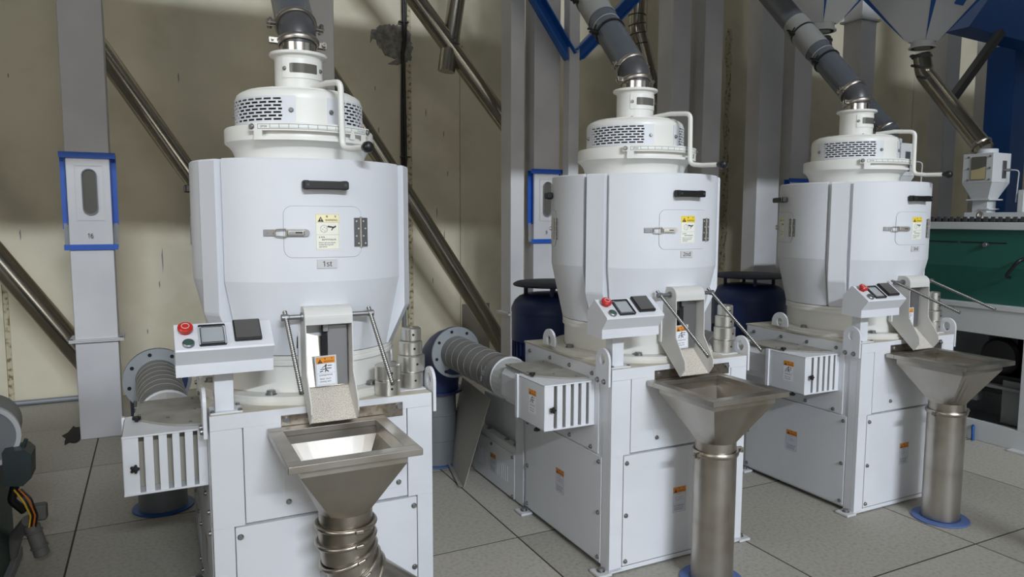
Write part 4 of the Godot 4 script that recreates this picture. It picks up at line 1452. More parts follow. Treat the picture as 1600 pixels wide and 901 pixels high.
func motor(O: Vector3, which: String):
	var t := thing("electric_motor", "dark blue upright motor with rain hood behind the machine tagged " + which, "motor", O + Vector3(0, 0, -0.78), "blue drive motors")
	var mb := MB.new()
	mb.lathe([Vector2(0, 0.70), Vector2(0.225, 0.70), Vector2(0.225, 0.838), Vector2(0.243, 0.838), Vector2(0.2435, 0.86), Vector2(0.2435, 1.0), Vector2(0.246, 1.002), Vector2(0.246, 1.02), Vector2(0.242, 1.035), Vector2(0.226, 1.068), Vector2(0.2, 1.092), Vector2(0.17, 1.105), Vector2(0.10, 1.113), Vector2(0, 1.115)], 64, 0.0, TAU, false, 30.0)
	part("motor_body", mb, M.blue, t)
	for i in 40:
		var f := MB.new()
		f.xf = Transform3D(Basis(Vector3.UP, TAU * i / 40.0), Vector3.ZERO)
		f.box(Vector3(0, 0.768, 0.232), Vector3(0.006, 0.134, 0.018), 0.0)
		part("cooling_fin", f, M.blue, t)
	var cp := MB.new()
	cp.lathe([Vector2(0, 1.158), Vector2(0.232, 1.156), Vector2(0.236, 1.160), Vector2(0.235, 1.167), Vector2(0.215, 1.178), Vector2(0.12, 1.184), Vector2(0, 1.185)], 56, 0.0, TAU, false, 35.0)
	part("rain_hood", cp, M.darkblue, t)
	for i in 4:
		var p := MB.new()
		var f := TAU * (i + 0.35) / 4
		p.at(Vector3(0.16 * cos(f), 0, 0.16 * sin(f)))
		p.cyl(0.012, 1.095, 1.16, 10)
		part("hood_post", p, M.blue, t)

func weights(O: Vector3, which: String, second_pile: bool):
	var spec := [[0.911, 0.062, 0.047], [0.973, 0.062, 0.0505], [1.035, 0.053, 0.044], [1.088, 0.05, 0.0365]]
	var words := ["bottom", "second from the bottom", "third from the bottom", "small top"]
	for i in 4:
		var s = spec[i]
		one_weight(O + Vector3(0.332 + 0.003 * (i % 2), s[0] + 0.003, 0.293), s[2], s[1], "round metal counterweight, %s of four stacked on the machine tagged %s" % [words[i], which], "counterweights on the machine tagged " + which)
	if second_pile:
		for i in 2:
			one_weight(O + Vector3(0.222, 0.911 + 0.057 * i, 0.36), 0.0455, 0.056, "round metal counterweight, %s of the short pile of two behind the threaded rod" % ["lower", "upper"][i], "counterweights on the machine tagged " + which)

func one_weight(p: Vector3, r: float, h: float, label: String, group: String):
	var mb := MB.new()
	mb.lathe([Vector2(0.0, 0.0), Vector2(r - 0.003, 0.0), Vector2(r, 0.003), Vector2(r, h - 0.005), Vector2(r - 0.005, h - 0.0006), Vector2(0.0095, h - 0.0006), Vector2(0.008, h - 0.003), Vector2(0.0, h - 0.003)], 48, 0.0, TAU, false, 20.0)
	var o := thing("counterweight", label, "weight", p, group)
	part("weight_body", mb, M.weight, o)
	var g := MB.new()
	var f := deg_to_rad(-38.0 + r * 900.0)
	g.xf = Transform3D(basis_y(Vector3(sin(f), 0, cos(f))), Vector3(sin(f), 0, cos(f)) * (r - 0.0015) + Vector3(0, h * 0.5, 0))
	g.cyl(0.0045, 0.0, 0.0022, 12)
	part("set_screw", g, M.dark, o)

# ---------- the hall ----------
func hall():
	var W := -4.15
	# floor of square slabs with recessed joints
	var base := MB.new()
	base.span(Vector3(-5.0, -0.3, W), Vector3(14, -0.0018, 24.0), 0.0)
	var fl := struct("floor", base, M.joint)
	var rng := RandomNumberGenerator.new()
	rng.seed = 4
	var tm := MB.new()
	tm.box(Vector3(0, -0.0075, 0), Vector3(0.961, 0.015, 1.02), 0.0)
	var tmesh := tm.mesh()
	for i in range(-4, 14):
		for j in range(-4, 5):
			var x := 0.045 + 0.97 * i
			var z := -0.15 + 1.03 * j
			var o := MeshInstance3D.new()
			o.name = "tile"
			if z < W or z + 1.03 > 6.0: pass
			o.mesh = tmesh
			var zc := z + 0.515
			if z < W:
				var hm := MB.new()
				hm.span(Vector3(-0.481, -0.015, W - zc), Vector3(0.4805, 0, 0.51), 0.0)
				o.mesh = hm.mesh()
			o.material_override = M.floors[rng.randi() % 4]
			o.position = Vector3(x + 0.485, -rng.randf() * 0.0006, zc)
			fl.add_child(o, true)
	var rest := MB.new()
	rest.span(Vector3(-5.0, -0.012, 5.0), Vector3(14, 0.0, 24.0), 0.0)
	rest.span(Vector3(-5.0, -0.012, W), Vector3(-3.84, 0.0, 5.0), 0.0)
	part("screed", rest, M.floors[1], fl)
	# back wall of tall painted panels
	var wb := MB.new()
	wb.span(Vector3(-5.2, -0.3, W - 0.25), Vector3(14.2, 13.2, W - 0.012), 0.0)
	var wall := struct("wall_back", wb, M.rust)
	var xs := [-5.0, -1.632, 1.778, 2.36, 4.7, 7.1, 9.5, 11.9, 14.0]
	for i in xs.size() - 1:
		var p := MB.new()
		p.span(Vector3(xs[i] + 0.003, 0.0, W - 0.014), Vector3(xs[i + 1] - 0.003, 13.0, W), 0.002)
		part("wall_panel", p, M.wall, wall)
	var ts := MB.new()
	ts.span(Vector3(1.782, 0.0, W), Vector3(1.84, 13.0, W + 0.006), 0.002)
	part("joint_strip", ts, M.rust, wall)
	var ts2 := MB.new()
	ts2.span(Vector3(-1.63, 0.0, W), Vector3(-1.595, 1.3, W + 0.004), 0.001)
	part("joint_strip", ts2, M.rust, wall)
	var hole := PackedVector2Array()
	rng.seed = 8
	for i in 18:
		var a := TAU * i / 18
		hole.append(Vector2(-1.085 + (0.06 + rng.randf_range(-0.016, 0.016)) * cos(a), -3.02 + (0.24 + rng.randf_range(-0.05, 0.05)) * sin(a)))
	var hm2 := MB.new()
	hm2.xf = Transform3D(Basis(Vector3.RIGHT, Vector3(0, 0, 1), Vector3.DOWN), Vector3.ZERO)
	hm2.prism(hole, -0.004, 0.002)
	part("broken_hole", hm2, M.dark, fl)
	# bare patch round a cable
	var ol := PackedVector2Array()
	rng.seed = 12
	var n := 64
	for i in n:
		var a := TAU * i / n
		var c := cos(a)
		var s := sin(a)
		var r := 1.0 / pow(pow(absf(c), 3.2) + pow(absf(s), 3.2), 1.0 / 3.2)
		var q := Vector2(1.655 + 0.195 * r * c, 3.235 + 0.185 * r * s)
		if c < -0.2 and s < 0.0: q += Vector2(0.11 * -s, 0.05)
		if c < -0.5 and s > 0.0 and s < 0.6: q.x -= 0.03
		q += Vector2(rng.randf_range(-0.014, 0.014), rng.randf_range(-0.014, 0.014))
		ol.append(q)
	var pm := MB.new()
	pm.prism(ol, W - 0.002, W + 0.007)
	part("bare_concrete_patch", pm, M.concrete, wall)
	var p2 := MB.new()
	p2.span(Vector3(2.376, 0.0, W), Vector3(2.69, 0.64, W + 0.012), 0.003)
	part("board_patch", p2, M.cardbox, wall)
	var fl2 := PackedVector2Array()   # flaked strip further right on the wall
	for i in 30: fl2.append(Vector2(5.91 + rng.randf_range(-0.02, 0.02), 0.4 + i * 0.12))
	for i in range(29, -1, -1): fl2.append(Vector2(6.0 + rng.randf_range(-0.02, 0.02), 0.4 + i * 0.12))
	var f2 := MB.new()
	f2.prism(fl2, W - 0.002, W + 0.004)
	part("joint_strip", f2, M.rust, wall)
	var cd := MB.new()
	cd.tube([Vector3(-5, 0.025, W + 0.03), Vector3(-1.0, 0.025, W + 0.03)], 0.022, 14)
	var cdo := part(numbered("wall_conduit"), cd, M.greyduct, self)
	tag(cdo, "thin blue-grey conduit lying along the foot of the back wall, left of the numbered duct", "conduit")
	# scuffs where the paint is chipped: x, y, height
	for q in SCUFFS:
		var sc := MB.new()
		var hh: float = q.z / 2
		sc.prism(PackedVector2Array([Vector2(q.x, q.y - hh), Vector2(q.x + 0.006, q.y - hh * 0.3), Vector2(q.x + 0.004, q.y + hh), Vector2(q.x - 0.005, q.y + hh * 0.4)]), W - 0.001, W + 0.001)
		part("paint_scuff", sc, M.linegrey, wall)
	# other walls, ceiling
	for w in [["wall_left", Vector3(-5.25, -0.3, W), Vector3(-5.0, 13.2, 24.2)], ["wall_right", Vector3(14, -0.3, W), Vector3(14.25, 13.2, 24.2)], ["wall_front", Vector3(-5.25, -0.3, 24.0), Vector3(14.25, 13.2, 24.25)], ["ceiling", Vector3(-5.25, 13.0, W - 0.2), Vector3(14.25, 13.2, 24.2)]]:
		var mb := MB.new()
		mb.span(w[1], w[2], 0.0)
		struct(w[0], mb, M.shell)
	# roof girder over the aisle: it keeps the lamplight off the upper back wall
	var gd := MB.new()
	gd.span(Vector3(-5.0, GIRDER.x, 0.45), Vector3(14.0, GIRDER.x + 0.06, 0.75), 0.005)
	gd.span(Vector3(-5.0, GIRDER.x, 0.585), Vector3(14.0, GIRDER.y, 0.615), 0.003)
	gd.span(Vector3(-5.0, GIRDER.y - 0.06, 0.45), Vector3(14.0, GIRDER.y, 0.75), 0.005)
	struct("roof_beam", gd, M.grey)
	var ev := thing("shade_blocker", "tall grey elevator added out of frame to shade the wall, right of the third machine", "blocker", Vector3(7.0, 0, 2.2))  # made-up block, added out of view to shade the right back wall
	var em := MB.new()
	em.span(Vector3(-2.1, 0.0, -0.3), Vector3(2.6, 5.2, 0.3), 0.01)
	part("housing", em, M.grey, ev)
	var ec := MB.new()
	ec.span(Vector3(-2.15, 5.2, -0.35), Vector3(2.65, 5.26, 0.35), 0.01)
	part("top_cover", ec, M.grey, ev)

const SCUFFS := [Vector3(-0.458, 1.17, 0.23), Vector3(-0.49, 0.96, 0.07), Vector3(-1.487, 1.40, 0.1), Vector3(-0.27, 2.75, 0.1), Vector3(-1.5, 2.66, 0.04), Vector3(1.99, 2.6, 0.09), Vector3(2.18, 2.4, 0.07), Vector3(2.22, 2.0, 0.06), Vector3(2.1, 1.6, 0.12), Vector3(2.18, 1.35, 0.16), Vector3(2.05, 0.9, 0.08), Vector3(1.5, 2.4, 0.07), Vector3(1.47, 2.8, 0.05), Vector3(1.62, 2.15, 0.05), Vector3(-0.6, 0.55, 0.05)]
const DZ := -2.85

func sheet_duct(x0: float, x1: float, label: String, opt := {}) -> Node3D:
	var t := thing("sheet_duct", label, "duct", Vector3((x0 + x1) / 2, 0, DZ), "square sheet ducts along the back wall")
	var w := x1 - x0
	var dp: float = opt.get("depth", 0.2)
	var zf: float = opt.get("dz", 0.0)
	var mb := MB.new()
	mb.span(Vector3(-w / 2, 0.0, zf - dp), Vector3(w / 2, 13.0, zf), 0.006)
	part("duct_body", mb, M.duct, t)
	if opt.has("flange"):
		for k in 2:
			var f := MB.new()
			var y: float = opt.flange + 0.011 * k
			f.span(Vector3(-w / 2 - 0.035, y - 0.005, zf - dp - 0.03), Vector3(w / 2 + 0.035, y + 0.0045, zf + 0.03), 0.001)
			var fo := part("joint_flange", f, M.duct, t)
			if k == 1:
				for s in [-1.0, 1.0]: bolt(Vector3(s * (w / 2 + 0.02), y + 0.004, zf + 0.016), Vector3.UP, fo, 1.2)
	if opt.has("sight"):
		var y0 := 1.335
		var y1 := 1.972
		var pl := MB.new()
		pl.at(Vector3(0, (y0 + y1) / 2, zf))
		pl.prism(holed(rrect(w + 0.012, y1 - y0, 0.004, 2), rrect(0.082, 0.30, 0.0405, 6, Vector2(0.005, 0.065))), 0.001, 0.014)
		var sp := part("sight_panel", pl, M.plywhite, t)
		var fr := MB.new()
		fr.at(Vector3(0.004, (y0 + y1) / 2 + 0.06, zf + 0.0145))
		fr.prism(holed(rrect(0.165, 0.37, 0.003, 2), rrect(0.086, 0.304, 0.0425, 6, Vector2(0.001, 0.005))), 0.0, 0.005)
		part("window_frame", fr, M.plywhite, sp)
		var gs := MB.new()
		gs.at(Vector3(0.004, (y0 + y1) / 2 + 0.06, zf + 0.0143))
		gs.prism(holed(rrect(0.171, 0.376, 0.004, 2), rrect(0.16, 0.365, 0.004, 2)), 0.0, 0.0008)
		part("edge_shade_line", gs, M.linegrey, sp)  # darker border, paints the edge shade round the window frame
		var sg := MB.new()
		sg.at(Vector3(0.005, (y0 + y1) / 2 + 0.065, zf + 0.019))
		sg.prism(holed(rrect(0.093, 0.311, 0.046, 6), rrect(0.083, 0.301, 0.041, 6)), -0.004, 0.0012)
		part("window_seal", sg, M.linegrey, sp)
		var gl := MB.new()
		gl.at(Vector3(0.005, (y0 + y1) / 2 + 0.065, zf + 0.002))
		gl.prism(rrect(0.082, 0.30, 0.0405, 6), 0.0, 0.0015)
		part("sight_window", gl, M.sight, sp)
		for q in [[-w / 2 - 0.035, y1 - 0.028, w / 2 + 0.035, y1 + 0.012], [-w / 2 - 0.03, y0 - 0.012, w / 2 + 0.028, y0 + 0.026]]:
			var tp := MB.new()
			tp.span(Vector3(q[0], q[1], zf + 0.0141), Vector3(q[2], q[3], zf + 0.0152), 0.0)
			part("blue_tape", tp, M.tape, sp)
		for s in [-1.0, 1.0]:
			var side := MB.new()
			side.span(Vector3(s * (w / 2 + 0.036), y0 + (0.13 if s < 0 else 0.16), zf - 0.05), Vector3(s * (w / 2 + 0.0005), y1, zf - 0.047), 0.0)
			side.span(Vector3(s * (w / 2 + 0.001), y0 + 0.16, zf - 0.05), Vector3(s * (w / 2 + 0.003), y1, zf + 0.01), 0.0)
			part("blue_tape", side, M.tape, t)
			var grey := MB.new()
			grey.span(Vector3(s * (w / 2 + 0.03), y0, zf - 0.045), Vector3(s * (w / 2 + 0.0005), y0 + 0.17, zf - 0.043), 0.0)
			part("grey_tape", grey, M.grey, t)
		if opt.sight != "":
			text_part(opt.sight, 0.034, Transform3D(Basis(Vector3.BACK, -0.08).scaled(Vector3(0.75, 1, 1)), Vector3(-0.005, y0 + 0.085, zf + 0.0143)), M.ink, sp, "handwritten_number")
	return t

func steel_pipe(a: Vector3, b: Vector3, r: float, label: String) -> Node3D:
	var t := thing("steel_pipe", label, "pipe", a, "polished steel pipes crossing the back wall")
	var mb := MB.new()
	mb.tube([Vector3.ZERO, b - a], r, 40)
	part("tube", mb, M.pipe, t)
	return t

func back_row():
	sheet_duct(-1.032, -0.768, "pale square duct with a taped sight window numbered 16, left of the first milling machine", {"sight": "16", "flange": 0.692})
	sheet_duct(0.53, 0.787, "plain pale square duct rising behind the neck of the first milling machine")
	sheet_duct(2.305, 2.44, "narrow pale duct with a joint flange just left of the second taped sight window", {"flange": 0.69})
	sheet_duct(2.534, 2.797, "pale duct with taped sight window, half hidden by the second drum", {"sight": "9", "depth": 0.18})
	sheet_duct(4.044, 4.27, "plain pale duct, first one right of the dark feed pipe of the second machine", {"depth": 0.23})
	sheet_duct(4.444, 4.677, "plain pale duct left of the flaking strip on the wall, right of its plain twin", {"depth": 0.22})
	sheet_duct(5.198, 5.52, "broad pale duct between the flaking wall strip and the third milling machine", {"depth": 0.2})
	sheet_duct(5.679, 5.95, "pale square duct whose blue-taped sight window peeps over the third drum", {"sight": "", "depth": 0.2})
	sheet_duct(6.69, 6.94, "grey duct seen under the corner of the left storage bin", {"depth": 0.24, "flange": 3.78})
	sheet_duct(8.24, 8.5, "grey duct behind the steel pipe that feeds the green machine", {"depth": 0.2})
	sheet_duct(9.22, 9.66, "grey duct beside the blue column at the far right", {"depth": 0.25})
	var z := -3.4
	steel_pipe(Vector3(-2.6, 2.9, z), Vector3(-0.92, 0.31, z), 0.088, "polished steel pipe slanting down into the duct numbered 16 from the left")
	steel_pipe(Vector3(-0.95, 3.0, z), Vector3(0.66, 0.45, z), 0.075, "polished steel pipe slanting from the duct numbered 16 down behind the first drum")
	steel_pipe(Vector3(0.62, 3.1, z), Vector3(2.67, 0.05, z), 0.083, "long steel pipe slanting down behind the first machine to the narrow flanged duct")
	var c := steel_pipe(Vector3(1.0, 4.2, z), Vector3(2.62, 2.33, z), 0.082, "polished steel pipe slanting across the upper wall above the plaster patch")
	var k := MB.new()
	k.xf = Transform3D(basis_y(Vector3(1.62, -1.87, 0)), Vector3(0.96, -1.06, 0))
	k.lathe([Vector2(0.082, -0.012), Vector2(0.09, -0.012), Vector2(0.09, 0.012), Vector2(0.082, 0.012)], 36, 0, TAU, true)
	part("band_clamp", k, M.darkgrey, c)
	var br := thing("branch_pipe", "short steel branch pipe with a bolted joint dropping into the upper slanting pipe", "pipe", Vector3(2.15, 4.3, z))
	var d := Vector3(-0.16, -1.0, 0).normalized()
	var b := MB.new()
	b.tube([Vector3.ZERO, d * 1.45], 0.078, 36)
	part("tube", b, M.pipe, br)
	var b2 := MB.new()
	b2.xf = Transform3D(basis_y(d), d * 1.2)
	clamp_ring(b2, 0.08, [-90, 90])
	part("band_clamp", b2, M.darkgrey, br)
	var pb := thing("elbow_pipe", "steel pipe with a ringed elbow behind the feed pipe of the second machine", "pipe", Vector3(4.02, 4.4, z))
	var e := MB.new()
	e.tube(fillet([Vector3.ZERO, Vector3(0.0, -0.9, 0), Vector3(0.62, -2.6, 0)], 0.3, 8), 0.082, 36)
	part("tube", e, M.pipe, pb)
	for y in [-0.78, -0.87, -0.96, -1.06]:
		var r := MB.new()
		r.xf = Transform3D(Basis(Vector3.BACK, 0.0 if y > -0.8 else 0.2), Vector3(0.0 if y > -0.9 else 0.03 * (-0.9 - y) * 8, y, 0))
		r.ring(0.085, 0.006, 0.0, 32, 6)
		part("elbow_ring", r, M.darkgrey, pb)
	var cb := thing("wall_cable", "pair of black cables running down the back wall across the bare patch", "cable", Vector3(1.765, 0, -4.12))
	for s in 2:
		var pts := []
		for i in 60:
			var y := 9.0 - i * 0.13
			pts.append(Vector3(0.012 * sin(y * 2.1 + s * PI) - (0.02 if y < 3.2 else 0.0), y, 0.014 * s))
		var q := MB.new()
		q.tube(pts, 0.017, 8)
		part("cable", q, M.cable, cb)
	for y in [2.15, 3.45, 4.4]:
		var q := MB.new()
		q.span(Vector3(-0.06, y - 0.006, -0.012), Vector3(0.04, y + 0.006, 0.03), 0.002)
		part("cable_clip", q, M.black, cb)
	var sd := thing("conduit_stub", "grey conduit with a clip standing on the wall right of the first drum", "conduit", Vector3(1.73, 0, -4.11))
	var q2 := MB.new()
	q2.tube([Vector3(0, 0.0, 0), Vector3(0, 1.25, 0)], 0.02, 12)
	q2.box(Vector3(0, 0.66, 0.01), Vector3(0.09, 0.04, 0.03), 0.003)
	part("conduit", q2, M.grey, sd)
	# steel frame with blue braces
	var fr := thing("support_frame", "pale steel post with two blue braces, left of the second feed pipe", "frame", Vector3(2.85, 0, -2.7))
	var pm := MB.new()
	pm.span(Vector3(-0.05, 0, -0.1), Vector3(0.055, 13.0, 0.0), 0.003)
	part("post", pm, M.duct, fr)
	for w in [[Vector3(-0.075, 3.0, -0.03), Vector3(-1.1, 4.35, -0.03)], [Vector3(0.085, 3.02, -0.03), Vector3(1.25, 4.15, -0.03)]]:
		var dd: Vector3 = (w[1] - w[0]).normalized()
		var bm := MB.new()
		bm.xf = Transform3D(Basis(dd, Vector3.BACK.cross(dd), Vector3.BACK), w[0])
		bm.span(Vector3(-0.06, -0.055, -0.012), Vector3(1.7, 0.055, 0.0), 0.002)
		bm.span(Vector3(-0.06, 0.043, -0.012), Vector3(1.7, 0.055, 0.07), 0.002)
		bm.span(Vector3(-0.06, -0.055, -0.012), Vector3(1.7, -0.043, 0.07), 0.002)
		var bo := part("blue_brace", bm, M.frameblue, fr)

func storage_bin(p: Vector3, label: String):
	var t := thing("storage_bin", label, "bin", p, "pyramid bottom storage bins")
	var h := 0.74
	var k := 0.65
	var lo := 0.075
	var hi := lo + h * k
	var mb := MB.new()
	mb.loft(rect_ring(-hi, hi, -hi, hi, h, 1), rect_ring(-lo, lo, -lo, lo, 0.0, 1))
	mb.span(Vector3(-hi, h, -hi), Vector3(hi, 2.6, hi), 0.004)
	part("bin_body", mb, M.bin, t)
	for s in [[-1, 1], [-1, -1], [1, 1], [1, -1]]:   # blue angle over each sloping corner
		var a := Vector3(s[0] * lo, 0.0, s[1] * lo)
		var b := Vector3(s[0] * hi, h, s[1] * hi)
		var c := MB.new()
		var w := 0.075
		var o := Vector3(s[0], -0.6, s[1]).normalized() * 0.006
		var nx := Vector3(s[0], -k, 0).normalized()
		var nz := Vector3(0, -k, s[1]).normalized()
		c.tri(a + o, b + o, b + o - Vector3(0, 0, s[1] * w), nx, nx, nx)
		c.tri(a + o, b + o, b + o - Vector3(s[0] * w, 0, 0), nz, nz, nz)
		c.tri(a + o, b + o - Vector3(0, 0, s[1] * w), b - Vector3(0, 0, s[1] * w) - nx * 0.004, nx, nx, nx)
		c.tri(a + o, b + o - Vector3(s[0] * w, 0, 0), b - Vector3(s[0] * w, 0, 0) - nz * 0.004, nz, nz, nz)
		part("corner_angle", c, M.frameblue, t)
	for f in [0, 1]:   # long sight strip on the sloping faces
		var nrm := Vector3(0, -k, 1).normalized() if f == 0 else Vector3(-1, -k, 0).normalized()
		var up := Vector3(0, 1, k).normalized() if f == 0 else Vector3(-k, 1, 0).normalized()
		var org := Vector3(0.06, 0, lo) if f == 0 else Vector3(-lo, 0, 0.0)
		if f == 1: continue
		var right := up.cross(nrm)
		var sm := MB.new()
		sm.xf = Transform3D(Basis(right, up, nrm), org)
		sm.prism(holed(rrect(0.10, 0.46, 0.003, 2, Vector2(0.0, 0.52)), rrect(0.034, 0.30, 0.016, 4, Vector2(0.0, 0.53))), 0.0, 0.012)
		var so := part("sight_strip", sm, M.frameblue, t)
		var sg := MB.new()
		sg.xf = sm.xf
		sg.prism(rrect(0.034, 0.30, 0.016, 4, Vector2(0.0, 0.53)), 0.002, 0.004)
		part("sight_glass", sg, M.sight, so)
	var fl := MB.new()
	fl.cyl(0.085, -0.05, 0.005, 32, 0.002)
	fl.lathe([Vector2(0.06, -0.05), Vector2(0.1, -0.05), Vector2(0.1, -0.04), Vector2(0.06, -0.04)], 32, 0, TAU, true)
	part("outlet_flange", fl, M.greywhite, t)

func outlet_pipe(p: Vector3, endp: Vector3, label: String, m: Material):
	var t := thing("outlet_pipe", label, "pipe", p)
	var e := endp - p
	var mb := MB.new()
	mb.tube(fillet([Vector3(0, -0.05, 0), Vector3(0, -0.2, 0.03), Vector3(e.x, e.y, e.z)], 0.15, 6), 0.066, 32)
	part("tube", mb, m, t)
	for y in [-0.065, -0.15, -0.245]:
		var r := MB.new()
		r.xf = Transform3D(Basis(Vector3.RIGHT, 0.0 if y > -0.1 else 0.3), Vector3(0, y, 0.0 if y > -0.1 else (0.012 if y > -0.2 else 0.065)))
		clamp_ring(r, 0.067, [-100])
		part("band_clamp", r, M.darkgrey, t)
	var ed := (e - Vector3(0, -0.2, 0.03)).normalized()
	var re := MB.new()
	re.xf = Transform3D(basis_y(ed), e - ed * 0.05)
	clamp_ring(re, 0.067, [-100])
	part("band_clamp", re, M.steel, t)

func feeder(p: Vector3, label: String, base_y: float):   # p: centre of the top of the feeder box
	var t := thing("feeder_box", label, "feeder", p, "white feeder boxes")
	var hx := 0.11
	var hz := 0.11
	var mb := MB.new()
	mb.span(Vector3(-hx, -0.215, -hz), Vector3(hx, 0.0, hz), 0.003)
	mb.loft(rect_ring(-hx, hx, -hz, hz, -0.215, 1), rect_ring(-0.06, 0.06, -0.06, 0.06, -0.335, 1))
	part("box_body", mb, M.greywhite, t)
	var fl := MB.new()
	fl.span(Vector3(-0.085, -0.345, -0.085), Vector3(0.085, -0.335, 0.085), 0.001)
	fl.span(Vector3(-0.055, base_y - p.y, -0.055), Vector3(0.055, -0.345, 0.055), 0.002)
	fl.span(Vector3(-0.065, -0.415, 0.0), Vector3(0.065, -0.405, 0.075), 0.001)
	part("feed_leg", fl, M.greywhite, t)
	var cap := MB.new()
	cap.cyl(0.07, 0.0, 0.035, 32, 0.003)
	part("inlet_collar", cap, M.greywhite, t)
	var w := MB.new()
	w.at(Vector3(-hx - 0.003, -0.11, 0.01), Basis(Vector3(0, 0, 1), Vector3.UP, Vector3(-1, 0, 0)))
	w.prism(rrect(0.11, 0.17, 0.008, 3), 0.0, 0.003)
	var pane := part("window_pane", w, M.sight, t)
	var gr := MB.new()
	gr.at(Vector3(-hx - 0.0065, -0.11, 0.01), Basis(Vector3(0, 0, 1), Vector3.UP, Vector3(-1, 0, 0)))
	gr.prism(PackedVector2Array([Vector2(-0.052, -0.08), Vector2(0.052, -0.08), Vector2(0.052, 0.012), Vector2(0.0, -0.005), Vector2(-0.052, -0.012)]), 0.0, 0.001)
	part("grain_level", gr, M.grain, pane)
	for q in [[-0.078, 0.085], [0.078, 0.085], [-0.078, 0], [0.078, 0], [-0.078, -0.085], [0.078, -0.085]]:
		bolt(Vector3(-hx, -0.11 + q[1], 0.01 + q[0]), Vector3(-1, 0, 0), t, 0.8)
	var s := MB.new()
	s.at(Vector3(0.03, -0.12, hz))
	s.box(Vector3(0, 0, 0.002), Vector3(0.05, 0.13, 0.004), 0.001)
	s.xf = Transform3D(basis_y(Vector3(0, 0, 1)), Vector3(0.03, -0.125, hz))
	s.cyl(0.011, 0.0, 0.05, 14)
	var so := part("level_sensor", s, M.satin, t)
	var wv := MB.new()
	wv.tube(fillet([Vector3(0.03, -0.125, hz + 0.05), Vector3(0.04, -0.13, hz + 0.1), Vector3(0.06, -0.36, hz + 0.08)], 0.04, 6), 0.004, 8)
	part("sensor_wire", wv, M.greywhite, so)

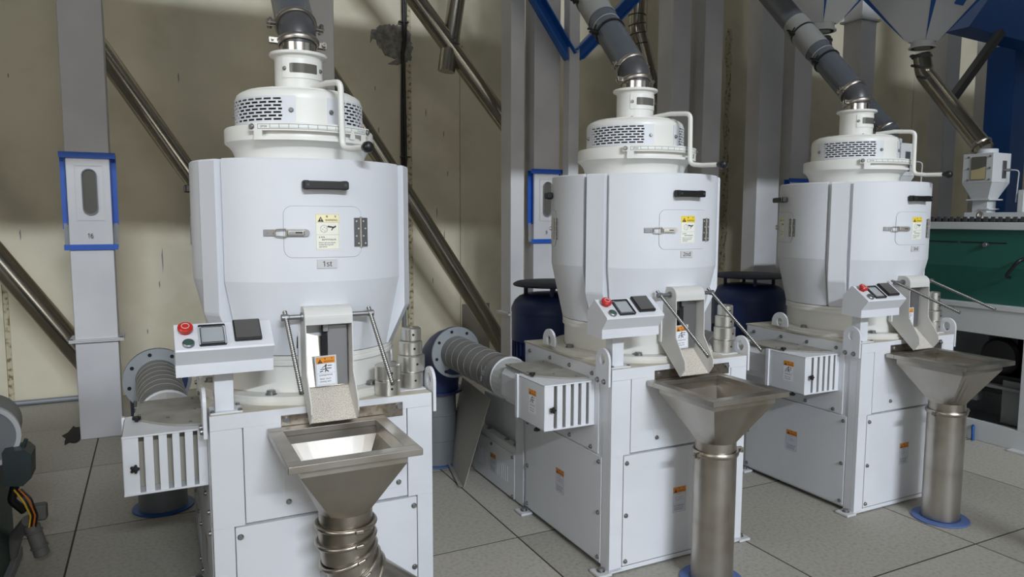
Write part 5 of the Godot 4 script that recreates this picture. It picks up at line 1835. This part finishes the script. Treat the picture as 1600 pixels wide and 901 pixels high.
func right_machine():
	var X := 4.62
	var t := thing("green_grading_machine", "large dark green machine on a white steel base at the right edge", "machine", Vector3(X, 0, 0))
	var zb := -1.7
	var zf := 1.15
	# white base with an opening in its side
	var o0 := Vector3(-0.33, 0.14, 0)   # opening z0, y0
	var mb := MB.new()
	mb.span(Vector3(0, 0.0, zb), Vector3(0.04, 0.14, zf), 0.003)
	mb.span(Vector3(0, 0.755, zb), Vector3(0.04, 0.95, zf), 0.003)
	mb.span(Vector3(0, 0.14, 0.148), Vector3(0.04, 0.755, zf), 0.0)
	mb.span(Vector3(0, 0.14, zb), Vector3(0.04, 0.755, -0.75), 0.0)
	mb.span(Vector3(0.04, 0.0, zb), Vector3(1.6, 0.02, zf), 0.0)
	mb.span(Vector3(0.04, 0.0, zf - 0.03), Vector3(1.6, 0.95, zf), 0.0)
	mb.span(Vector3(0.04, 0.0, zb), Vector3(1.6, 0.95, zb + 0.03), 0.0)
	mb.span(Vector3(0.75, 0.02, zb), Vector3(0.78, 0.95, zf), 0.0)
	mb.span(Vector3(-0.012, 0.93, zb - 0.02), Vector3(1.6, 0.965, zf + 0.02), 0.004)
	part("base_frame", mb, M.greywhite, t)
	var foot := MB.new()
	foot.span(Vector3(-0.06, 0.0, 0.12), Vector3(0.1, 0.012, 0.3), 0.002)
	part("foot_plate", foot, M.greywhite, t)
	var gm := MB.new()
	gm.xf = Transform3D(Basis(Vector3.RIGHT, Vector3.UP, Vector3.BACK), Vector3.ZERO)
	gm.prism(PackedVector2Array([Vector2(0.06, 0.965), Vector2(1.5, 0.965), Vector2(1.5, 1.478), Vector2(0.0, 1.478), Vector2(0.0, 1.22)]), zb, zf)
	part("green_housing", gm, M.green, t)
	var sl := MB.new()
	sl.span(Vector3(-0.003, 1.385, zb), Vector3(0.01, 1.393, -0.33), 0.0)
	sl.span(Vector3(-0.003, 1.385, -0.31), Vector3(0.01, 1.393, 0.0), 0.0)
	part("lid_gap", sl, M.dark, t)
	var ca := MB.new()
	ca.xf = Transform3D(basis_y(Vector3.LEFT), Vector3(0.0, 1.375, -0.13))
	ca.cyl(0.016, 0.0, 0.03, 16, 0.003)
	part("catch_knob", ca, M.satin, t)
	var hn := MB.new()
	hn.tube(fillet([Vector3(0.0, 1.16, 0.03), Vector3(-0.055, 1.17, 0.035), Vector3(-0.055, 1.28, 0.11), Vector3(0.0, 1.29, 0.12)], 0.03, 5), 0.011, 12)
	part("handle", hn, M.black, t)
	var rl := MB.new()
	rl.span(Vector3(-0.03, 1.478, zb), Vector3(1.5, 1.53, zf), 0.004)
	part("top_rail", rl, M.greywhite, t)
	var rk := MB.new()
	rk.span(Vector3(0.01, 1.53, zb), Vector3(0.06, 1.555, zf), 0.0)
	for i in 60:
		rk.box(Vector3(0.004, 1.55, zb + 0.03 + i * 0.0475), Vector3(0.012, 0.034, 0.028), 0.003)
	part("drive_chain", rk, M.darkgrey, t)
	var mo := MB.new()
	mo.xf = Transform3D(basis_y(Vector3.RIGHT), Vector3(0.1, 0.6, -0.06))
	mo.cyl(0.13, 0.0, 0.4, 28, 0.02)
	mo.xf = Transform3D.IDENTITY
	mo.box(Vector3(0.24, 0.7, -0.06), Vector3(0.2, 0.12, 0.2), 0.01)
	mo.box(Vector3(0.3, 0.4, -0.06), Vector3(0.35, 0.14, 0.3), 0.01)
	part("drive_motor", mo, M.black, t)
	var sh := MB.new()
	sh.span(Vector3(0.06, 0.38, -0.7), Vector3(0.7, 0.4, 0.14), 0.002)
	sh.span(Vector3(0.1, 0.14, -0.02), Vector3(0.12, 0.44, 0.14), 0.002)
	sh.span(Vector3(0.12, 0.25, -0.5), Vector3(0.2, 0.36, -0.2), 0.003)
	part("motor_shelf", sh, M.grey, t)
	var hose := MB.new()
	hose.tube(fillet([Vector3(-0.03, 0.0, -0.12), Vector3(-0.02, 0.1, -0.13), Vector3(0.02, 0.09, -0.15), Vector3(0.06, 0.02, -0.15)], 0.03, 5), 0.011, 10)
	part("blue_hose_stub", hose, M.bluebright, t)
	# bridge with a feed arm on the top
	var ar := MB.new()
	ar.span(Vector3(0.42, 1.53, -0.56), Vector3(0.62, 1.6, 0.9), 0.004)
	ar.span(Vector3(0.45, 1.6, -0.2), Vector3(0.6, 1.76, -0.16), 0.004)
	ar.xf = Transform3D(basis_y(Vector3(0.25, 0, 1)), Vector3(0.52, 1.735, -0.16))
	ar.cyl(0.026, 0.0, 0.5, 16)
	ar.xf = Transform3D(basis_y(Vector3(0.25, 0, 1)), Vector3(0.52, 1.66, -0.16))
	ar.cyl(0.012, 0.0, 0.5, 12)
	part("feed_arm", ar, M.greywhite, t)
	var bl := MB.new()
	bl.xf = Transform3D(basis_y(Vector3(0, 0, 1)), Vector3(0.2, 1.57, -0.31))
	bl.ring(0.028, 0.009, 0.0, 24, 8)
	part("eye_bolt", bl, M.steel, t)

func left_machine():
	M.greyconduit = mat(c8(104, 102, 98), 0.6)
	var t := thing("green_cleaning_machine", "green machine with a grey motor and a hanging terminal box at the left edge", "machine", Vector3(-1.2, 0, -0.7))
	var mb := MB.new()
	mb.span(Vector3(-1.0, 0.0, -0.25), Vector3(0.062, 0.56, 1.4), 0.012)
	mb.span(Vector3(-1.2, 0.0, 0.0), Vector3(-0.02, 0.95, 1.6), 0.01)
	part("green_housing", mb, M.greendark, t)
	var tl := MB.new()
	tl.span(Vector3(-1.5, 0.0, 4.1), Vector3(0.12, 3.1, 4.9), 0.01)
	tl.span(Vector3(-1.4, 0.0, 4.15), Vector3(0.45, 2.42, 4.85), 0.01)
	tl.span(Vector3(-1.0, 0.3, 1.58), Vector3(-0.4, 0.7, 4.12), 0.01)
	part("added_shade_blocks", tl, M.greendark, t)  # blocks added behind the viewer to shade the floor at the left
	var sk := MB.new()
	sk.span(Vector3(-1.0, 0.0, -0.28), Vector3(0.085, 0.05, 0.1), 0.004)
	part("skid", sk, M.grey, t)
	var m := MB.new()
	m.xf = Transform3D(basis_y(Vector3(0.1, 0, 1)), Vector3(-0.02, 0.635, -0.32))
	m.lathe([Vector2(0, 0.0), Vector2(0.10, 0.0), Vector2(0.125, 0.012), Vector2(0.13, 0.03), Vector2(0.13, 0.3), Vector2(0.0, 0.3)], 40)
	part("motor", m, M.grey, t)
	var mf := MB.new()
	mf.xf = m.xf
	mf.lathe([Vector2(0.118, 0.28), Vector2(0.136, 0.28), Vector2(0.136, 0.31), Vector2(0.118, 0.31)], 40, 0, TAU, true)
	part("end_bell", mf, M.greywhite, t)
	var j := MB.new()
	j.prism(PackedVector2Array([Vector2(0.085, 0.44), Vector2(0.15, 0.43), Vector2(0.182, 0.46), Vector2(0.186, 0.56), Vector2(0.165, 0.585), Vector2(0.085, 0.58)]), -0.08, 0.05)
	j.tube([Vector3(0.15, 0.58, -0.01), Vector3(0.165, 0.615, -0.01)], 0.008, 8)
	var jb := part("terminal_box", j, M.boxgreen, t)
	var g := MB.new()
	g.tube(fillet([Vector3(0.12, 0.44, 0.0), Vector3(0.10, 0.36, 0.0), Vector3(0.14, 0.3, -0.02)], 0.03, 5), 0.017, 12)
	part("cable_gland", g, M.black, jb)
	var cols := [M.yellow, M.black, M.orange, M.black]
	for i in 4:
		var w := MB.new()
		var o := 0.008 * i
		w.tube(fillet([Vector3(0.115 + o, 0.41, 0.02), Vector3(0.15 + o, 0.37, 0.06 - o), Vector3(0.168 + o, 0.29, 0.03), Vector3(0.155 + o, 0.22, 0.02)], 0.04, 6), 0.0038, 8)
		part("wire", w, cols[i], t)
	var cn := MB.new()
	cn.xf = Transform3D(basis_y(Vector3(0.25, -1, 0.1)), Vector3(0.165, 0.24, 0.0))
	cn.cyl(0.03, 0.0, 0.14, 20, 0.004)
	cn.ring(0.032, 0.004, 0.03, 20, 6)
	cn.ring(0.032, 0.004, 0.1, 20, 6)
	part("cable_connector", cn, M.greyconduit, t)
	var cw := MB.new()
	cw.tube(fillet([Vector3(0.06, 0.06, -0.15), Vector3(0.09, 0.16, -0.12), Vector3(0.15, 0.25, -0.03)], 0.06, 6), 0.026, 14)
	cw.box(Vector3(0.19, 0.28, -0.04), Vector3(0.06, 0.07, 0.05), 0.008)
	part("grey_conduit", cw, M.greyconduit, t)

func lean_sheet():
	var t := thing("leaning_sheet", "bare metal sheet leaning under the flexible hose of the second machine", "metal sheet", Vector3(1.05, 0, -1.1))
	var a := Vector3(1.022, 0.004, -0.855)
	var b := Vector3(1.143, 0.004, -1.425)
	var c := Vector3(1.20, 0.545, -1.30)
	var d := Vector3(1.168, 0.52, -0.81)
	var mb := MB.new()
	var o := t.position
	var nn := (b - a).cross(d - a).normalized()
	if nn.x > 0: nn = -nn
	var th := nn * 0.003
	mb.quad(a - o, b - o, c - o, d - o, nn)
	mb.quad(a - th - o, b - th - o, c - th - o, d - th - o, -nn)
	for e in [[a, b], [b, c], [c, d], [d, a]]:
		var en: Vector3 = (e[1] - e[0]).cross(nn).normalized()
		mb.quad(e[0] - o, e[1] - o, e[1] - th - o, e[0] - th - o, en)
	part("sheet", mb, M.sheet, t)
	var lip := MB.new()
	var g := (b - a).normalized()
	lip.quad(a - o, b - o, b - o + Vector3(-0.03, 0.012, 0.0), a - o + Vector3(-0.03, 0.012, 0.0), Vector3.UP)
	lip.quad(a - o, b - o, b - o + Vector3(-0.03, 0.009, 0.0), a - o + Vector3(-0.03, 0.009, 0.0), Vector3.DOWN)
	part("folded_lip", lip, M.sheet, t)
